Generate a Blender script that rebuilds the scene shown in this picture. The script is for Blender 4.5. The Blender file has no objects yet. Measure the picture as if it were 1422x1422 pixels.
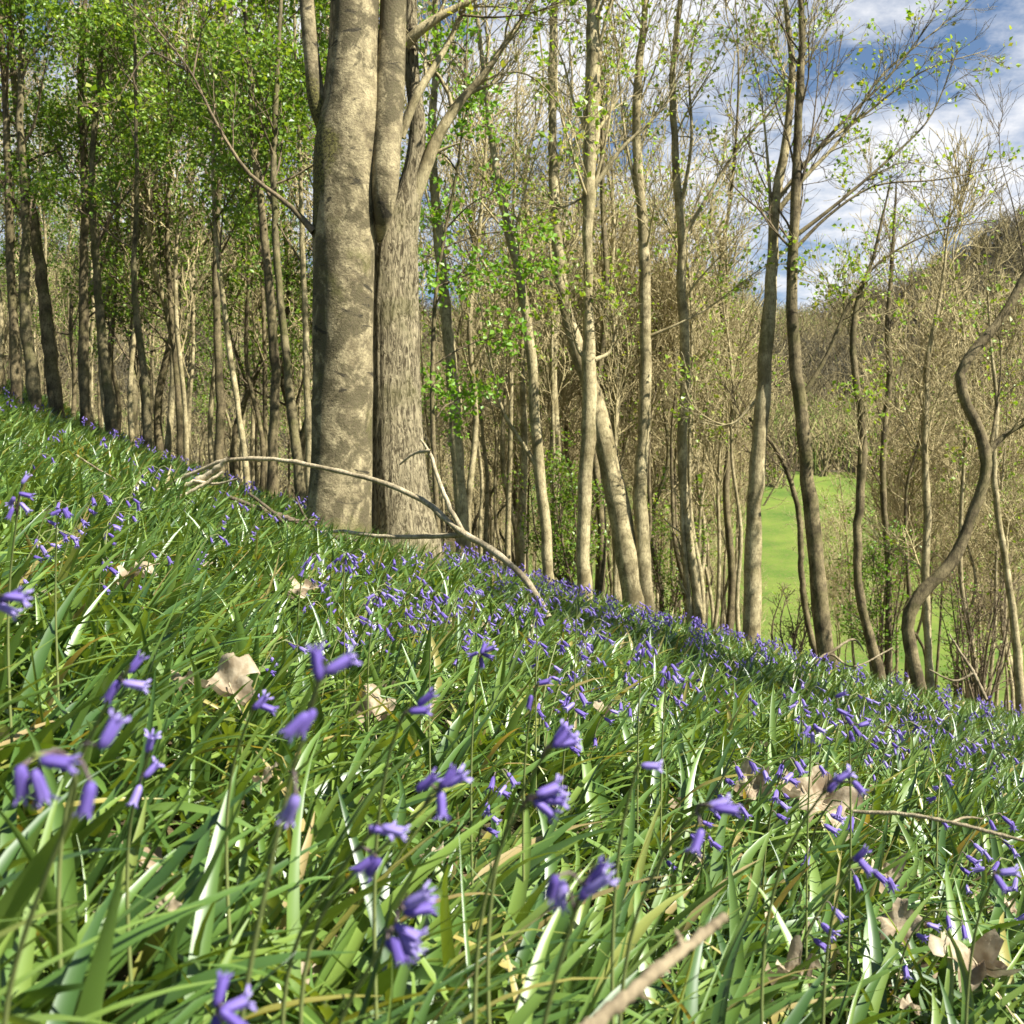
import bpy, math, random
import numpy as np
from mathutils import Vector, Matrix
SC = bpy.context.scene
COL = SC.collection
F = 1450.0          # focal length in photograph pixels
CX = CY = 711.0
rng = np.random.default_rng(7)

# ------------------------------------------------------------------ terrain
def smax(a, b, k):
    h = np.clip(.5 + .5 * (b - a) / k, 0, 1)
    return b * h + a * (1 - h) + k * h * (1 - h)

def sstep(a, b, x):
    t = np.clip((x - a) / (b - a), 0, 1)
    return t * t * (3 - 2 * t)

def H(x, y):
    x = np.asarray(x, float); y = np.asarray(y, float)
    xl = np.clip(x, -10, 10)
    lat = -.31 * xl + .005 * xl * xl + np.where(x > 0, -.21, -.41) * (np.clip(x, -45, 60) - xl)
    k = .004 - .0026 * sstep(-3, -14, x)
    bump = .03 * np.sin(x * 2.1 + 1.3 * np.sin(y * 1.1)) * np.cos(y * 1.7 + .6) + .018 * np.sin(x * 5.3 + y * 3.1)
    z1 = -.55 + lat - .02 * y - k * np.maximum(0, y - 7) ** 2 + bump
    u = x / np.maximum(y, 1.)
    amp = np.interp(u, [-.7, -.3, 0, .3, .49, .8], [70, 72, 56, 58, 76, 88])
    amp = amp + 5 * np.sin(x * .05) + 3 * np.sin(x * .13 + 1)
    zv = -9.5 + .17 * np.clip(y - 62, 0, 75) + amp * sstep(110, 340, y) + .6 * np.sin(x * .07 + y * .05)
    return smax(z1, zv, 3.)

def Hf(x, y): return float(H(x, y))

def W(px, py, d):
    return np.array([(px - CX) / F * d, d, -(py - CY) / F * d])

def hit(px, py, lift=0.):
    dx, dz = (px - CX) / F, -(py - CY) / F
    y = .25
    while y < 60:
        if dz * y <= Hf(dx * y, y) + lift: break
        y *= 1.01
    return np.array([dx * y, y, dz * y])

# ------------------------------------------------------------------ mesh helpers
class MB:
    def __init__(s): s.V, s.Q, s.A, s.n = [], [], [], 0
    def add(s, v, q, a=None):
        v = np.asarray(v, float).reshape(-1, 3)
        s.V.append(v); s.Q.append(np.asarray(q, int).reshape(-1, 4) + s.n)
        s.A.append(np.full(len(v), .5) if a is None else np.asarray(a, float).reshape(-1)); s.n += len(v)
        return s
    def mesh(s, name, mat, smooth=True, origin=(0, 0, 0)):
        me = bpy.data.meshes.new(name)
        if not s.V: return me
        v = np.concatenate(s.V) - np.asarray(origin); q = np.concatenate(s.Q); a = np.concatenate(s.A)
        me.vertices.add(len(v)); me.vertices.foreach_set('co', v.astype(np.float32).ravel())
        me.loops.add(q.size); me.loops.foreach_set('vertex_index', q.astype(np.int32).ravel())
        me.polygons.add(len(q)); me.polygons.foreach_set('loop_start', np.arange(0, q.size, 4, dtype=np.int32))
        me.polygons.foreach_set('loop_total', np.full(len(q), 4, np.int32))
        me.polygons.foreach_set('use_smooth', np.full(len(q), smooth, bool))
        at = me.attributes.new('rnd', 'FLOAT', 'POINT'); at.data.foreach_set('value', a.astype(np.float32))
        me.update(); me.validate(); me.materials.append(mat)
        return me
    def build(s, name, mat, parent=None, smooth=True, origin=(0, 0, 0)):
        return link(name, s.mesh(name, mat, smooth, origin), parent)

def link(name, data, parent=None):
    o = bpy.data.objects.new(name, data); COL.objects.link(o)
    if parent is not None: o.parent = parent
    return o

def tag(o, label=None, cat=None, group=None, kind=None):
    if label: o['label'] = label
    if cat: o['category'] = cat
    if group: o['group'] = group
    if kind: o['kind'] = kind
    return o

def thing(name, label, cat, loc, group=None):
    o = link(name, None); o.location = [float(c) for c in loc]
    return tag(o, label, cat, group)

def dup(root, loc, rz=0, sc=1., label=None, group=None, cat=None):
    r = root.copy(); COL.objects.link(r)
    r.location = [float(c) for c in loc]; r.rotation_euler = (0, 0, rz); r.scale = (sc, sc, sc)
    tag(r, label, cat, group)
    for ch in list(root.children):
        c = ch.copy(); COL.objects.link(c); c.parent = r
        for g in list(ch.children):
            d = g.copy(); COL.objects.link(d); d.parent = c
    return r

def nrm(a): return a / np.maximum(np.linalg.norm(a, axis=-1, keepdims=True), 1e-9)

def tubes(mb, P, R, S=6, rnd=None, cap=False):
    """P (T,K,3), R (T,K): tapering tubes"""
    P = np.asarray(P, float); R = np.asarray(R, float)
    if P.ndim == 2: P = P[None]; R = R[None]
    T, K, _ = P.shape
    tan = np.empty_like(P); tan[:, 1:-1] = P[:, 2:] - P[:, :-2]; tan[:, 0] = P[:, 1] - P[:, 0]; tan[:, -1] = P[:, -1] - P[:, -2]
    tan = nrm(tan); mean = np.abs(tan.mean(1)); ref = np.eye(3)[mean.argmin(1)][:, None, :]
    n = nrm(np.cross(tan, np.broadcast_to(ref, tan.shape))); b = np.cross(tan, n)
    th = np.linspace(0, 2 * np.pi, S, endpoint=False)
    V = P[:, :, None] + R[:, :, None, None] * (n[:, :, None] * np.cos(th)[None, None, :, None] + b[:, :, None] * np.sin(th)[None, None, :, None])
    base = np.arange(T)[:, None, None] * K * S
    k = np.arange(K - 1)[None, :, None] * S; s = np.arange(S)[None, None, :]; s2 = (s + 1) % S
    q = np.stack([base + k + s, base + k + s2, base + k + S + s2, base + k + S + s], -1).reshape(-1, 4)
    a = np.full((T, K, S), .5) if rnd is None else np.broadcast_to(np.asarray(rnd)[:, None, None], (T, K, S))
    mb.add(V, q, a)
    return mb

def spline(pts, n):
    pts = np.asarray(pts, float)
    if len(pts) == 2: pts = np.stack([pts[0], (pts[0] + pts[1]) / 2, pts[1]])
    d = np.r_[0, np.cumsum(np.linalg.norm(np.diff(pts[:, :3], axis=0), axis=1))]; d /= d[-1]
    m = np.gradient(pts, d, axis=0)
    t = np.linspace(0, 1, n); i = np.clip(np.searchsorted(d, t) - 1, 0, len(d) - 2)
    h = (d[i + 1] - d[i])[:, None]; s = ((t - d[i]) / (d[i + 1] - d[i]))[:, None]
    return ((2 * s**3 - 3 * s**2 + 1) * pts[i] + (s**3 - 2 * s**2 + s) * h * m[i] + (-2 * s**3 + 3 * s**2) * pts[i + 1] + (s**3 - s**2) * h * m[i + 1])

def spawn(P, R, n, rg, t0, t1, L, ang, up, wob, rf, rmin, K, bias=(0, 0, 0), fall=.45):
    if P.ndim == 2: P = P[None]; R = R[None]
    T, KP, _ = P.shape
    idx = np.repeat(np.arange(T), n); N = T * n
    tt = rg.uniform(t0, t1, N); t = tt * (KP - 1); i = np.clip(t.astype(int), 0, KP - 2); f = (t - i)[:, None]
    p = P[idx, i] * (1 - f) + P[idx, i + 1] * f; tan = nrm(P[idx, i + 1] - P[idx, i])
    r = R[idx, i] * (1 - f[:, 0]) + R[idx, i + 1] * f[:, 0]
    a = rg.normal(size=(N, 3)); perp = nrm(a - (a * tan).sum(1, keepdims=True) * tan)
    an = rg.normal(ang, .2, N)[:, None]
    d = nrm(tan * np.cos(an) + perp * np.sin(an) + np.asarray(bias))
    ln = (L * rg.uniform(.5, 1.2, N) * (1 - fall * tt))[:, None]
    pts = [p]
    for k in range(1, K):
        d = nrm(d + np.array([0, 0, up]) / K + wob * rg.normal(size=(N, 3)) / math.sqrt(K))
        pts.append(pts[-1] + d * ln / (K - 1))
    PP = np.stack(pts, 1)
    r0 = np.maximum(r * rf, rmin * 1.3)[:, None]
    RR = np.maximum(r0 * (1 - .85 * np.linspace(0, 1, K)[None]), rmin)
    return PP, RR

def leaves(mb, c, size, rg, up=.5):
    """kite-shaped folded leaves at the points c"""
    c = np.asarray(c).reshape(-1, 3); N = len(c)
    if N == 0: return mb
    nn = nrm(rg.normal(size=(N, 3)) + np.array([.15, -.15, up])); d = rg.normal(size=(N, 3))
    d = nrm(d - (d * nn).sum(1, keepdims=True) * nn); e = np.cross(nn, d)
    s = (size * rg.uniform(.6, 1.3, N))[:, None]
    v = np.stack([c, c + d * s * .5 + e * s * .42 + nn * s * .1, c + d * s * 1.05 - nn * s * .12, c + d * s * .5 - e * s * .42 + nn * s * .1], 1)
    q = np.arange(N * 4).reshape(N, 4)
    return mb.add(v, q, np.repeat(rg.uniform(0, 1, N), 4))

def clump(P, rg, n, spread, t0=.4):
    """n leaf points round random points of the tubes P (T,K,3)"""
    T, K, _ = P.shape
    i = rg.integers(0, T, n); t = rg.uniform(t0, 1, n) * (K - 1); k = np.clip(t.astype(int), 0, K - 2); f = (t - k)[:, None]
    return P[i, k] * (1 - f) + P[i, k + 1] * f + rg.normal(size=(n, 3)) * spread

# ------------------------------------------------------------------ materials
class NT:
    def __init__(s, name):
        s.m = bpy.data.materials.new(name); s.m.use_nodes = True; s.t = s.m.node_tree; s.t.nodes.clear()
        s.out = s.n('ShaderNodeOutputMaterial')
    def n(s, typ, **kw):
        nd = s.t.nodes.new(typ)
        for k, v in kw.items():
            if k.startswith('i_'):
                key = k[2:]; key = int(key) if key.isdigit() else key.replace('_', ' ')
                s.set(nd.inputs[key], v)
            else: setattr(nd, k, v)
        return nd
    def set(s, inp, v):
        if isinstance(v, bpy.types.NodeSocket): s.t.links.new(v, inp)
        elif isinstance(v, (tuple, list)) and len(v) == 3 and inp.type == 'RGBA': inp.default_value = (*v, 1)
        else: inp.default_value = v
    def noise(s, vec, scale, detail=4, rough=.55, dist=0):
        return s.n('ShaderNodeTexNoise', i_Vector=vec, i_Scale=scale, i_Detail=detail, i_Roughness=rough, i_Distortion=dist).outputs['Fac']
    def ramp(s, fac, stops, interp='LINEAR'):
        nd = s.n('ShaderNodeValToRGB'); cr = nd.color_ramp; cr.interpolation = interp
        while len(cr.elements) < len(stops): cr.elements.new(.5)
        for e, (p, c) in zip(cr.elements, stops):
            e.position = p; e.color = (*c, 1) if isinstance(c, (tuple, list)) else (c, c, c, 1)
        s.set(nd.inputs[0], fac); return nd.outputs[0]
    def mix(s, fac, a, b, blend='MIX'):
        nd = s.n('ShaderNodeMix', data_type='RGBA', blend_type=blend)
        s.set(nd.inputs[0], fac); s.set(nd.inputs[6], a); s.set(nd.inputs[7], b); return nd.outputs[2]
    def math(s, op, a, b=0.):
        nd = s.n('ShaderNodeMath', operation=op); s.set(nd.inputs[0], a); s.set(nd.inputs[1], b); return nd.outputs[0]
    def obj(s, scale=(1, 1, 1)):
        return s.n('ShaderNodeMapping', i_Vector=s.n('ShaderNodeTexCoord').outputs['Object'], i_Scale=scale).outputs[0]
    def rnd(s): return s.n('ShaderNodeAttribute', attribute_name='rnd').outputs['Fac']
    def bump(s, h, strength, dist=.02):
        return s.n('ShaderNodeBump', i_Strength=strength, i_Distance=dist, i_Height=h).outputs[0]
    def princ(s, color, rough=.8, spec=.3, normal=None, trans=None, tcol=None, **kw):
        p = s.n('ShaderNodeBsdfPrincipled', i_Base_Color=color, i_Roughness=rough, **{'i_Specular_IOR_Level': spec})
        if normal is not None: s.set(p.inputs['Normal'], normal)
        o = p.outputs[0]
        if trans:
            t = s.n('ShaderNodeBsdfTranslucent', i_Color=tcol if tcol is not None else color)
            mx = s.n('ShaderNodeMixShader', i_0=trans); s.t.links.new(o, mx.inputs[1]); s.t.links.new(t.outputs[0], mx.inputs[2]); o = mx.outputs[0]
        s.t.links.new(o, s.out.inputs[0]); return s.m

def bark(name, light, dark, moss=.0, hs=3., mark=.5, zs=1.):
    t = NT(name); c = t.obj((1, 1, zs)); oi = t.n('ShaderNodeObjectInfo').outputs['Random']
    n1 = t.noise(c, 4, 6, .62); n2 = t.noise(t.obj((1, 1, .35)), 70, 5, .7); n3 = t.noise(t.obj((7, 7, 22)), 1.6, 4, .6, .6); n4 = t.noise(t.obj((1, 1, .5)), 14, 5, .7)
    col = t.mix(t.ramp(n1, [(.36, 0.), (.60, 1.)]), dark, light)
    col = t.mix(t.ramp(n4, [(.36, .8), (.50, 0.)]), col, tuple(x * .6 for x in dark))
    col = t.mix(t.ramp(n2, [(.38, .6), (.54, 0.)]), col, tuple(x * .5 for x in dark))
    col = t.mix(t.ramp(n3, [(.58, 0.), (.66, mark)]), col, tuple(x * .35 for x in dark))
    if moss: col = t.mix(t.ramp(t.noise(c, 2.3, 4, .65), [(.5, 0.), (.68, moss)]), col, (.10, .105, .022))
    col = t.mix(t.math('MULTIPLY', oi, .15), col, tuple(x * .6 for x in dark))
    return t.princ(col, .85, .2, t.bump(n2, .6, .012))

M = {}
M['bark_pale'] = bark('pale_bark', (.56, .47, .26), (.22, .175, .085), .35)
M['bark_mid'] = bark('brown_bark', (.28, .225, .115), (.085, .065, .034), .5)
M['bark_mossy'] = bark('mossy_bark', (.26, .215, .11), (.085, .07, .035), .8)
M['twig_pale'] = bark('pale_twig', (.60, .50, .26), (.36, .29, .14), .3, mark=.15)
M['twig_mid'] = bark('brown_twig', (.25, .19, .11), (.12, .09, .055), .2, mark=.15)

# smooth grey trunk with horizontal creases, dark stains and moss
t = NT('smooth_grey_bark'); c = t.obj()
n1 = t.noise(c, 9, 6, .65); n2 = t.noise(t.obj((2.4, 2.4, 5.5)), 1.7, 6, .62, .7); n3 = t.noise(t.obj((1.5, 1.5, 1.3)), 2.3, 7, .72, .6)
n4 = t.noise(t.obj((5, 5, 9)), 1.3, 6, .7, 1.2); n5 = t.noise(c, 55, 4, .7)
col = t.mix(t.ramp(n1, [(.34, 0.), (.64, 1.)]), (.15, .12, .062), (.43, .36, .20))
col = t.mix(t.ramp(n3, [(.46, 0.), (.53, .88)]), col, (.07, .06, .028))
col = t.mix(t.ramp(n5, [(.40, .5), (.56, 0.)]), col, (.13, .10, .06))
col = t.mix(t.ramp(n4, [(.56, 0.), (.66, .7)]), col, (.10, .08, .045))
col = t.mix(t.ramp(n2, [(.61, 0.), (.65, .92)]), col, (.035, .03, .018))
col = t.mix(t.ramp(t.noise(c, 2.6, 5, .65), [(.56, 0.), (.72, .75)]), col, (.115, .11, .03))
zf = t.n('ShaderNodeSeparateXYZ', i_Vector=t.obj()).outputs[2]
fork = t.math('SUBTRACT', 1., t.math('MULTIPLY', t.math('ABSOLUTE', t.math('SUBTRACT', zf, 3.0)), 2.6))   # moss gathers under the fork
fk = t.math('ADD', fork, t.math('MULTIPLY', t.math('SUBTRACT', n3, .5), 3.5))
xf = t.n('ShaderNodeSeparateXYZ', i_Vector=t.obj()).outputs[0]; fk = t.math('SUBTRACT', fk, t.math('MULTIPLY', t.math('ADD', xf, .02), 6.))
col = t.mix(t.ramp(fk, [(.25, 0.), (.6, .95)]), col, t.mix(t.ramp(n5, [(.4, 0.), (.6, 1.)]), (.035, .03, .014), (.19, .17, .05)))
foot = t.math('SUBTRACT', 1., t.math('MULTIPLY', zf, 2.2)); ft = t.math('ADD', foot, t.math('MULTIPLY', t.math('SUBTRACT', n1, .5), 2.))
col = t.mix(t.ramp(ft, [(.4, 0.), (.8, .7)]), col, (.12, .11, .035))
hb = t.math('ADD', t.math('MULTIPLY', n5, .9), t.math('MULTIPLY', n4, .4))
M['bark_grey'] = t.princ(col, .85, .2, t.bump(hb, .7, .015))
# the rougher, upright-ridged trunk
t = NT('ridged_bark'); c = t.obj()
r1 = t.noise(t.obj((36, 36, 9)), 1, 6, .7, 1.6); r2 = t.noise(c, 5, 5, .6); r3 = t.noise(c, 1.7, 4, .6)
col = t.mix(t.ramp(r1, [(.42, 0.), (.55, 1.)]), (.07, .055, .03), (.38, .32, .19))
col = t.mix(t.ramp(r2, [(.5, 0.), (.7, .6)]), col, (.19, .155, .085))
col = t.mix(t.ramp(r3, [(.52, 0.), (.66, .55)]), col, (.11, .11, .03))
M['bark_ridged'] = t.princ(col, .9, .15, t.bump(r1, 1., .03))
# moss patch
t = NT('moss'); n = t.noise(t.obj(), 40, 4)
M['moss'] = t.princ(t.mix(t.ramp(n, [(.35, 0.), (.65, 1.)]), (.05, .05, .015), (.20, .19, .05)), .95, .1, t.bump(n, 1, .03))
# dead stick
M['stick'] = bark('dry_stick', (.50, .415, .26), (.17, .13, .075), .0, mark=.7)
M['stick_pale'] = bark('pale_dead_wood', (.64, .54, .35), (.30, .24, .14), .0, mark=.4)
M['stick_dark'] = bark('dark_stick', (.20, .155, .10), (.09, .07, .045), .2, mark=.4)

def leafmat(name, stops, rough=.4, spec=.4, trans=.4):
    t = NT(name); col = t.ramp(t.rnd(), stops)
    tc = t.mix(1., col, (1.5, 1.35, .5), 'MULTIPLY')
    return t.princ(col, rough, spec, None, trans, tc)
M['leaf'] = leafmat('spring_leaf', [(0, (.085, .16, .018)), (.5, (.155, .27, .03)), (1, (.25, .36, .045))])
M['leaf_bright'] = leafmat('bright_leaf', [(0, (.12, .26, .02)), (1, (.22, .38, .04))])
M['leaf_pale'] = leafmat('pale_bud_leaf', [(0, (.18, .33, .03)), (.7, (.29, .42, .05)), (1, (.34, .34, .08))])

t = NT('bluebell_leaf'); at = t.rnd()
col = t.ramp(at, [(0, (.034, .082, .018)), (.35, (.080, .158, .028)), (.7, (.135, .222, .040)), (.93, (.18, .27, .055)), (.97, (.30, .27, .07)), (1, (.34, .27, .13))])
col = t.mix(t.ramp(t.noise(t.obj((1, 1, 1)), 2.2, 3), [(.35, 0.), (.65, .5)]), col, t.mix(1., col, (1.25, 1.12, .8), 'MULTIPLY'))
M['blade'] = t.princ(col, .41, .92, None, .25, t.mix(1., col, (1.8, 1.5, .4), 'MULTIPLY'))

t = NT('bluebell_petal'); at = t.rnd()
col = t.ramp(at, [(0, (.115, .072, .33)), (.5, (.235, .165, .52)), (1, (.46, .39, .74))])
M['petal'] = t.princ(col, .5, .3, None, .35)
t = NT('bluebell_stem'); col = t.ramp(t.rnd(), [(0, (.14, .21, .05)), (.6, (.21, .23, .08)), (1, (.16, .10, .13))])
M['stem'] = t.princ(col, .5, .35, None, .15)

t = NT('dead_leaf'); n = t.noise(t.obj(), 60, 5); n2 = t.noise(t.obj(), 18, 3)
col = t.mix(t.ramp(n, [(.35, 0.), (.65, 1.)]), (.29, .225, .14), (.54, .46, .32)); col = t.mix(t.ramp(n2, [(.46, 0.), (.64, .75)]), col, (.16, .105, .06))
M['dead'] = t.princ(col, .75, .2, t.bump(n, .4, .004), .2)

t = NT('woodland_floor'); c = t.obj(); n = t.noise(c, 22, 6, .65); n2 = t.noise(c, .8, 4)
col = t.ramp(n, [(.3, (.022, .018, .010)), (.5, (.07, .052, .028)), (.62, (.13, .095, .05)), (.75, (.05, .055, .016))])
col = t.mix(t.ramp(n2, [(.45, 0.), (.62, .7)]), col, (.030, .055, .014))
M['floor'] = t.princ(col, .95, .1, t.bump(n, .8, .03))
t = NT('meadow_grass'); c = t.obj(); n = t.noise(c, .22, 6, .6); n2 = t.noise(c, 3, 5, .7)
col = t.mix(t.ramp(n, [(.35, 0.), (.65, 1.)]), (.065, .125, .018), (.145, .195, .032)); col = t.mix(t.ramp(n2, [(.45, .0), (.65, .55)]), col, (.16, .145, .05))
M['meadow'] = t.princ(col, .9, .1, t.bump(n2, .6, .1))
t = NT('hillside'); c = t.obj(); n = t.noise(c, .12, 7, .7); n2 = t.noise(c, .025, 4)
col = t.ramp(n, [(.3, (.05, .045, .025)), (.5, (.13, .105, .055)), (.7, (.19, .155, .085))])
col = t.mix(t.ramp(n2, [(.45, 0.), (.62, .6)]), col, (.055, .05, .045))
M['hill'] = t.princ(col, .95, .05, t.bump(n, 1., 2.))
M['far_twig'] = leafmat('far_wood', [(0, (.075, .068, .05)), (.5, (.20, .165, .085)), (.85, (.40, .335, .16)), (.9, (.16, .21, .05)), (1, (.22, .28, .07))], .9, .05, .1)
M['post'] = bark('weathered_post', (.22, .19, .14), (.12, .10, .08), .2)

# ------------------------------------------------------------------ the setting
ys = np.concatenate([np.linspace(-4, 16, 101), 16 * (760 / 16.) ** (np.linspace(0, 1, 111)[1:])])
us = np.linspace(-1.25, 1.25, 181)
YY, UU = np.meshgrid(ys, us, indexing='ij'); XX = UU * (YY + 9); ZZ = H(XX, YY)
gv = np.stack([XX, YY, ZZ], -1).reshape(-1, 3); nu = len(us)
ii, jj = np.meshgrid(np.arange(len(ys) - 1), np.arange(nu - 1), indexing='ij'); a0 = (ii * nu + jj).ravel()
gq = np.stack([a0, a0 + 1, a0 + nu + 1, a0 + nu], -1); fc = gv[gq].mean(1)
zone = np.where(fc[:, 1] > 135, 2, np.where((fc[:, 1] > 34) & (fc[:, 0] > 1.5) & (fc[:, 2] < 5), 1, 0))
for k, (nm, mt) in enumerate((('ground', 'floor'), ('meadow', 'meadow'), ('hills', 'hill'))):
    q = gq[zone == k]; u_, inv = np.unique(q, return_inverse=True)
    tag(MB().add(gv[u_], inv.reshape(-1, 4)).build(nm, M[mt]), kind='structure')

# ------------------------------------------------------------------ bluebell leaves: the carpet
def blades(mb, bx, by, L, wd, az, th0, bend, K, rg, amax=1.):
    N = len(bx); bz = H(bx, by) - .01
    s = np.linspace(0, 1, K)
    th = th0[:, None] - bend[:, None] * s[None] ** 1.4
    ds = (L / (K - 1))[:, None]
    hor = np.concatenate([np.zeros((N, 1)), np.cumsum(np.cos(th[:, :-1]) * ds, 1)], 1)
    ver = np.concatenate([np.zeros((N, 1)), np.cumsum(np.sin(th[:, :-1]) * ds, 1)], 1)
    azs = az[:, None] + rg.normal(0, .35, N)[:, None] * s[None] ** 2
    C = np.stack([bx[:, None] + hor * np.cos(azs), by[:, None] + hor * np.sin(azs), bz[:, None] + ver], -1)
    gz = H(C[..., 0], C[..., 1]) + .012
    C[..., 2] = np.maximum(C[..., 2], gz)
    w = wd[:, None] * np.minimum(1, 1.75 * (1 - s[None]) ** .7) * (.55 + .45 * np.minimum(1, s[None] * 3.)) * .5
    w[:, -1] = .0004
    tw = az[:, None] + np.pi / 2 + rg.normal(0, .5, N)[:, None] * s[None]
    side = np.stack([np.cos(tw), np.sin(tw), rg.normal(0, .25, N)[:, None] * np.ones((1, K))], -1)
    upv = np.stack([-np.sin(th) * np.cos(azs), -np.sin(th) * np.sin(azs), np.cos(th)], -1)
    fold = (w * .3)[..., None] * upv
    V = np.stack([C + side * w[..., None] + fold, C - fold * .2, C - side * w[..., None] + fold], 2)
    b = np.arange(N)[:, None, None] * K * 3; k = np.arange(K - 1)[None, :, None] * 3; e = np.arange(2)[None, None]
    q = np.stack([b + k + e, b + k + e + 1, b + k + 3 + e + 1, b + k + 3 + e], -1).reshape(-1, 4)
    a = np.repeat(rg.uniform(0, amax, N), K * 3)
    mb.add(V, q, a)

def scatter(y0, y1, dens, rg, margin=1.0, xcond=None):
    n = int((y1 - y0) * ((y1 + 0) * 1.0 + 2 * margin + .1) * dens)
    y = rg.uniform(y0, y1, n); x = rg.uniform(-1, 1, n) * (y1 * .5 + margin)
    m = np.abs(x) < np.maximum(y, 0) * .5 + margin
    if xcond is not None: m &= xcond(x, y)
    return x[m], y[m]

BARE = [(*hit(px, py)[:2], r) for px, py, r in ((1240, 1260, .13), (1110, 1350, .06), (1150, 1120, .14), (560, 1010, .10), (300, 970, .1), (1340, 1300, .09), (190, 800, .12), (650, 880, .18))]   # thin places where litter shows
carpet = MB()
for (y0, y1, dens, nb, K, wm, lm) in ((-.5, 2.2, 380, 5, 11, 1., 1.), (2.2, 5, 260, 5, 8, 1.0, 1.), (5, 9, 150, 5, 6, 1.15, 1.), (9, 16, 70, 5, 5, 1.4, 1.), (16, 34, 14, 5, 4, 2.4, 1.1)):
    bx, by = scatter(y0, y1, dens, rng, 1.0, (lambda x, y: x < 2) if y0 == 16 else None)
    keep = rng.uniform(0, 1, len(bx)) < .55 + .6 * (np.sin(bx * 1.9 + 1.1 * np.sin(by * 1.3)) * np.cos(by * 1.6 + bx * .7) > -.45)
    keep &= ~((np.hypot(bx, by) < .16))
    for (cx, cy, cr) in BARE: keep &= ~((np.hypot(bx - cx, (by - cy) * .8) < cr) & (rng.uniform(0, 1, len(bx)) < .72))
    bx, by = bx[keep], by[keep]; n = len(bx)
    bx = np.repeat(bx, nb) + rng.normal(0, .012, n * nb); by = np.repeat(by, nb) + rng.normal(0, .012, n * nb); N = n * nb
    az = rng.uniform(0, 2 * np.pi, N)
    # pulled downhill (+x) and a little toward the light
    vx, vy = np.cos(az) + .6, np.sin(az) - .1; az = np.arctan2(vy, vx)
    big = rng.uniform(0, 1, N)
    L = rng.uniform(.15, .33, N) * lm; wd = np.where(big < .2, rng.uniform(.004, .008, N), rng.uniform(.0115, .021, N)) * wm
    blades(carpet, bx, by, L, wd, az, rng.uniform(.6, 1.35, N), rng.uniform(.1, 1.35, N) + (rng.uniform(0, 1, N) < .15) * 1.2, K, rng)
n = 90; by = rng.uniform(.22, .75, n); bx = rng.uniform(-.62, .5, n) * (by + .15)
az = rng.normal(.25, .7, n)
blades(carpet, bx, by, rng.uniform(.24, .36, n), rng.uniform(.015, .022, n), az, rng.uniform(.55, 1.05, n), rng.uniform(.2, 1.1, n), 14, rng, .85)
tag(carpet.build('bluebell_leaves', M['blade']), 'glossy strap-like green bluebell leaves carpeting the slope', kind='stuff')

# ------------------------------------------------------------------ bluebells
def bell_mesh(rg, openness, rv):
    S = 24; prof = [(0, .22), (.07, .7), (.25, .95), (.5, .93), (.72, .98)]
    V = []; A = []; LEN = .0178
    th = np.linspace(0, 2 * np.pi, S, endpoint=False); c6 = np.cos(6 * th); lobe = .5 + .5 * c6      # 1 on a tepal's midline, 0 in the slit
    r0 = .0030; jit = np.repeat(rg.normal(0, .12, 6), 4); jit = np.roll(jit, -2)
    for (s, r) in prof:
        rr = r * r0 * (1 + (.04 + .11 * s) * c6); V.append(np.stack([rr * np.cos(th), rr * np.sin(th), np.full(S, s * LEN)], -1)); A.append(rv - .12 + .2 * s + .13 * (1 - lobe) - .10 * lobe * lobe)
    for (z0, rl, zs, rs) in ((.86, 1.05 + .2 * openness, .74, .80), (.97, 1.2 + .5 * openness + jit, .745, .78), (1.0, 1.38 + .8 * openness + jit, .75, .77), (.93, 1.45 + 1.1 * openness + jit, .752, .76)):
        sh = lobe ** (.8 if z0 < .9 else 1.6)
        rr = r0 * (rs + (rl - rs) * sh); zz = LEN * (zs + (z0 - zs) * sh)
        V.append(np.stack([rr * np.cos(th), rr * np.sin(th), zz], -1)); A.append(rv + .12 + .2 * sh)
    K = len(V); k = np.arange(K - 1)[:, None] * S; s = np.arange(S)[None]; s2 = (s + 1) % S
    q = np.stack([k + s, k + s2, k + S + s2, k + S + s], -1).reshape(-1, 4)
    return MB().add(np.stack(V), q, np.clip(np.concatenate(A), 0, 1)).mesh('flower', M['petal'])
BELLS = [bell_mesh(rng, o, v) for o, v in ((.1, .3), (.5, .45), (.9, .55), (.3, .75), (.0, .2))]

def place_bell(root, pos, d, size, k):
    o = link('flower', BELLS[k % len(BELLS)], root)
    z = Vector([float(c) for c in d]).normalized(); o.location = [float(c) for c in pos]
    o.rotation_euler = z.to_track_quat('Z', 'Y').to_euler(); o.scale = (size * .88,) * 3
    return o

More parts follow.
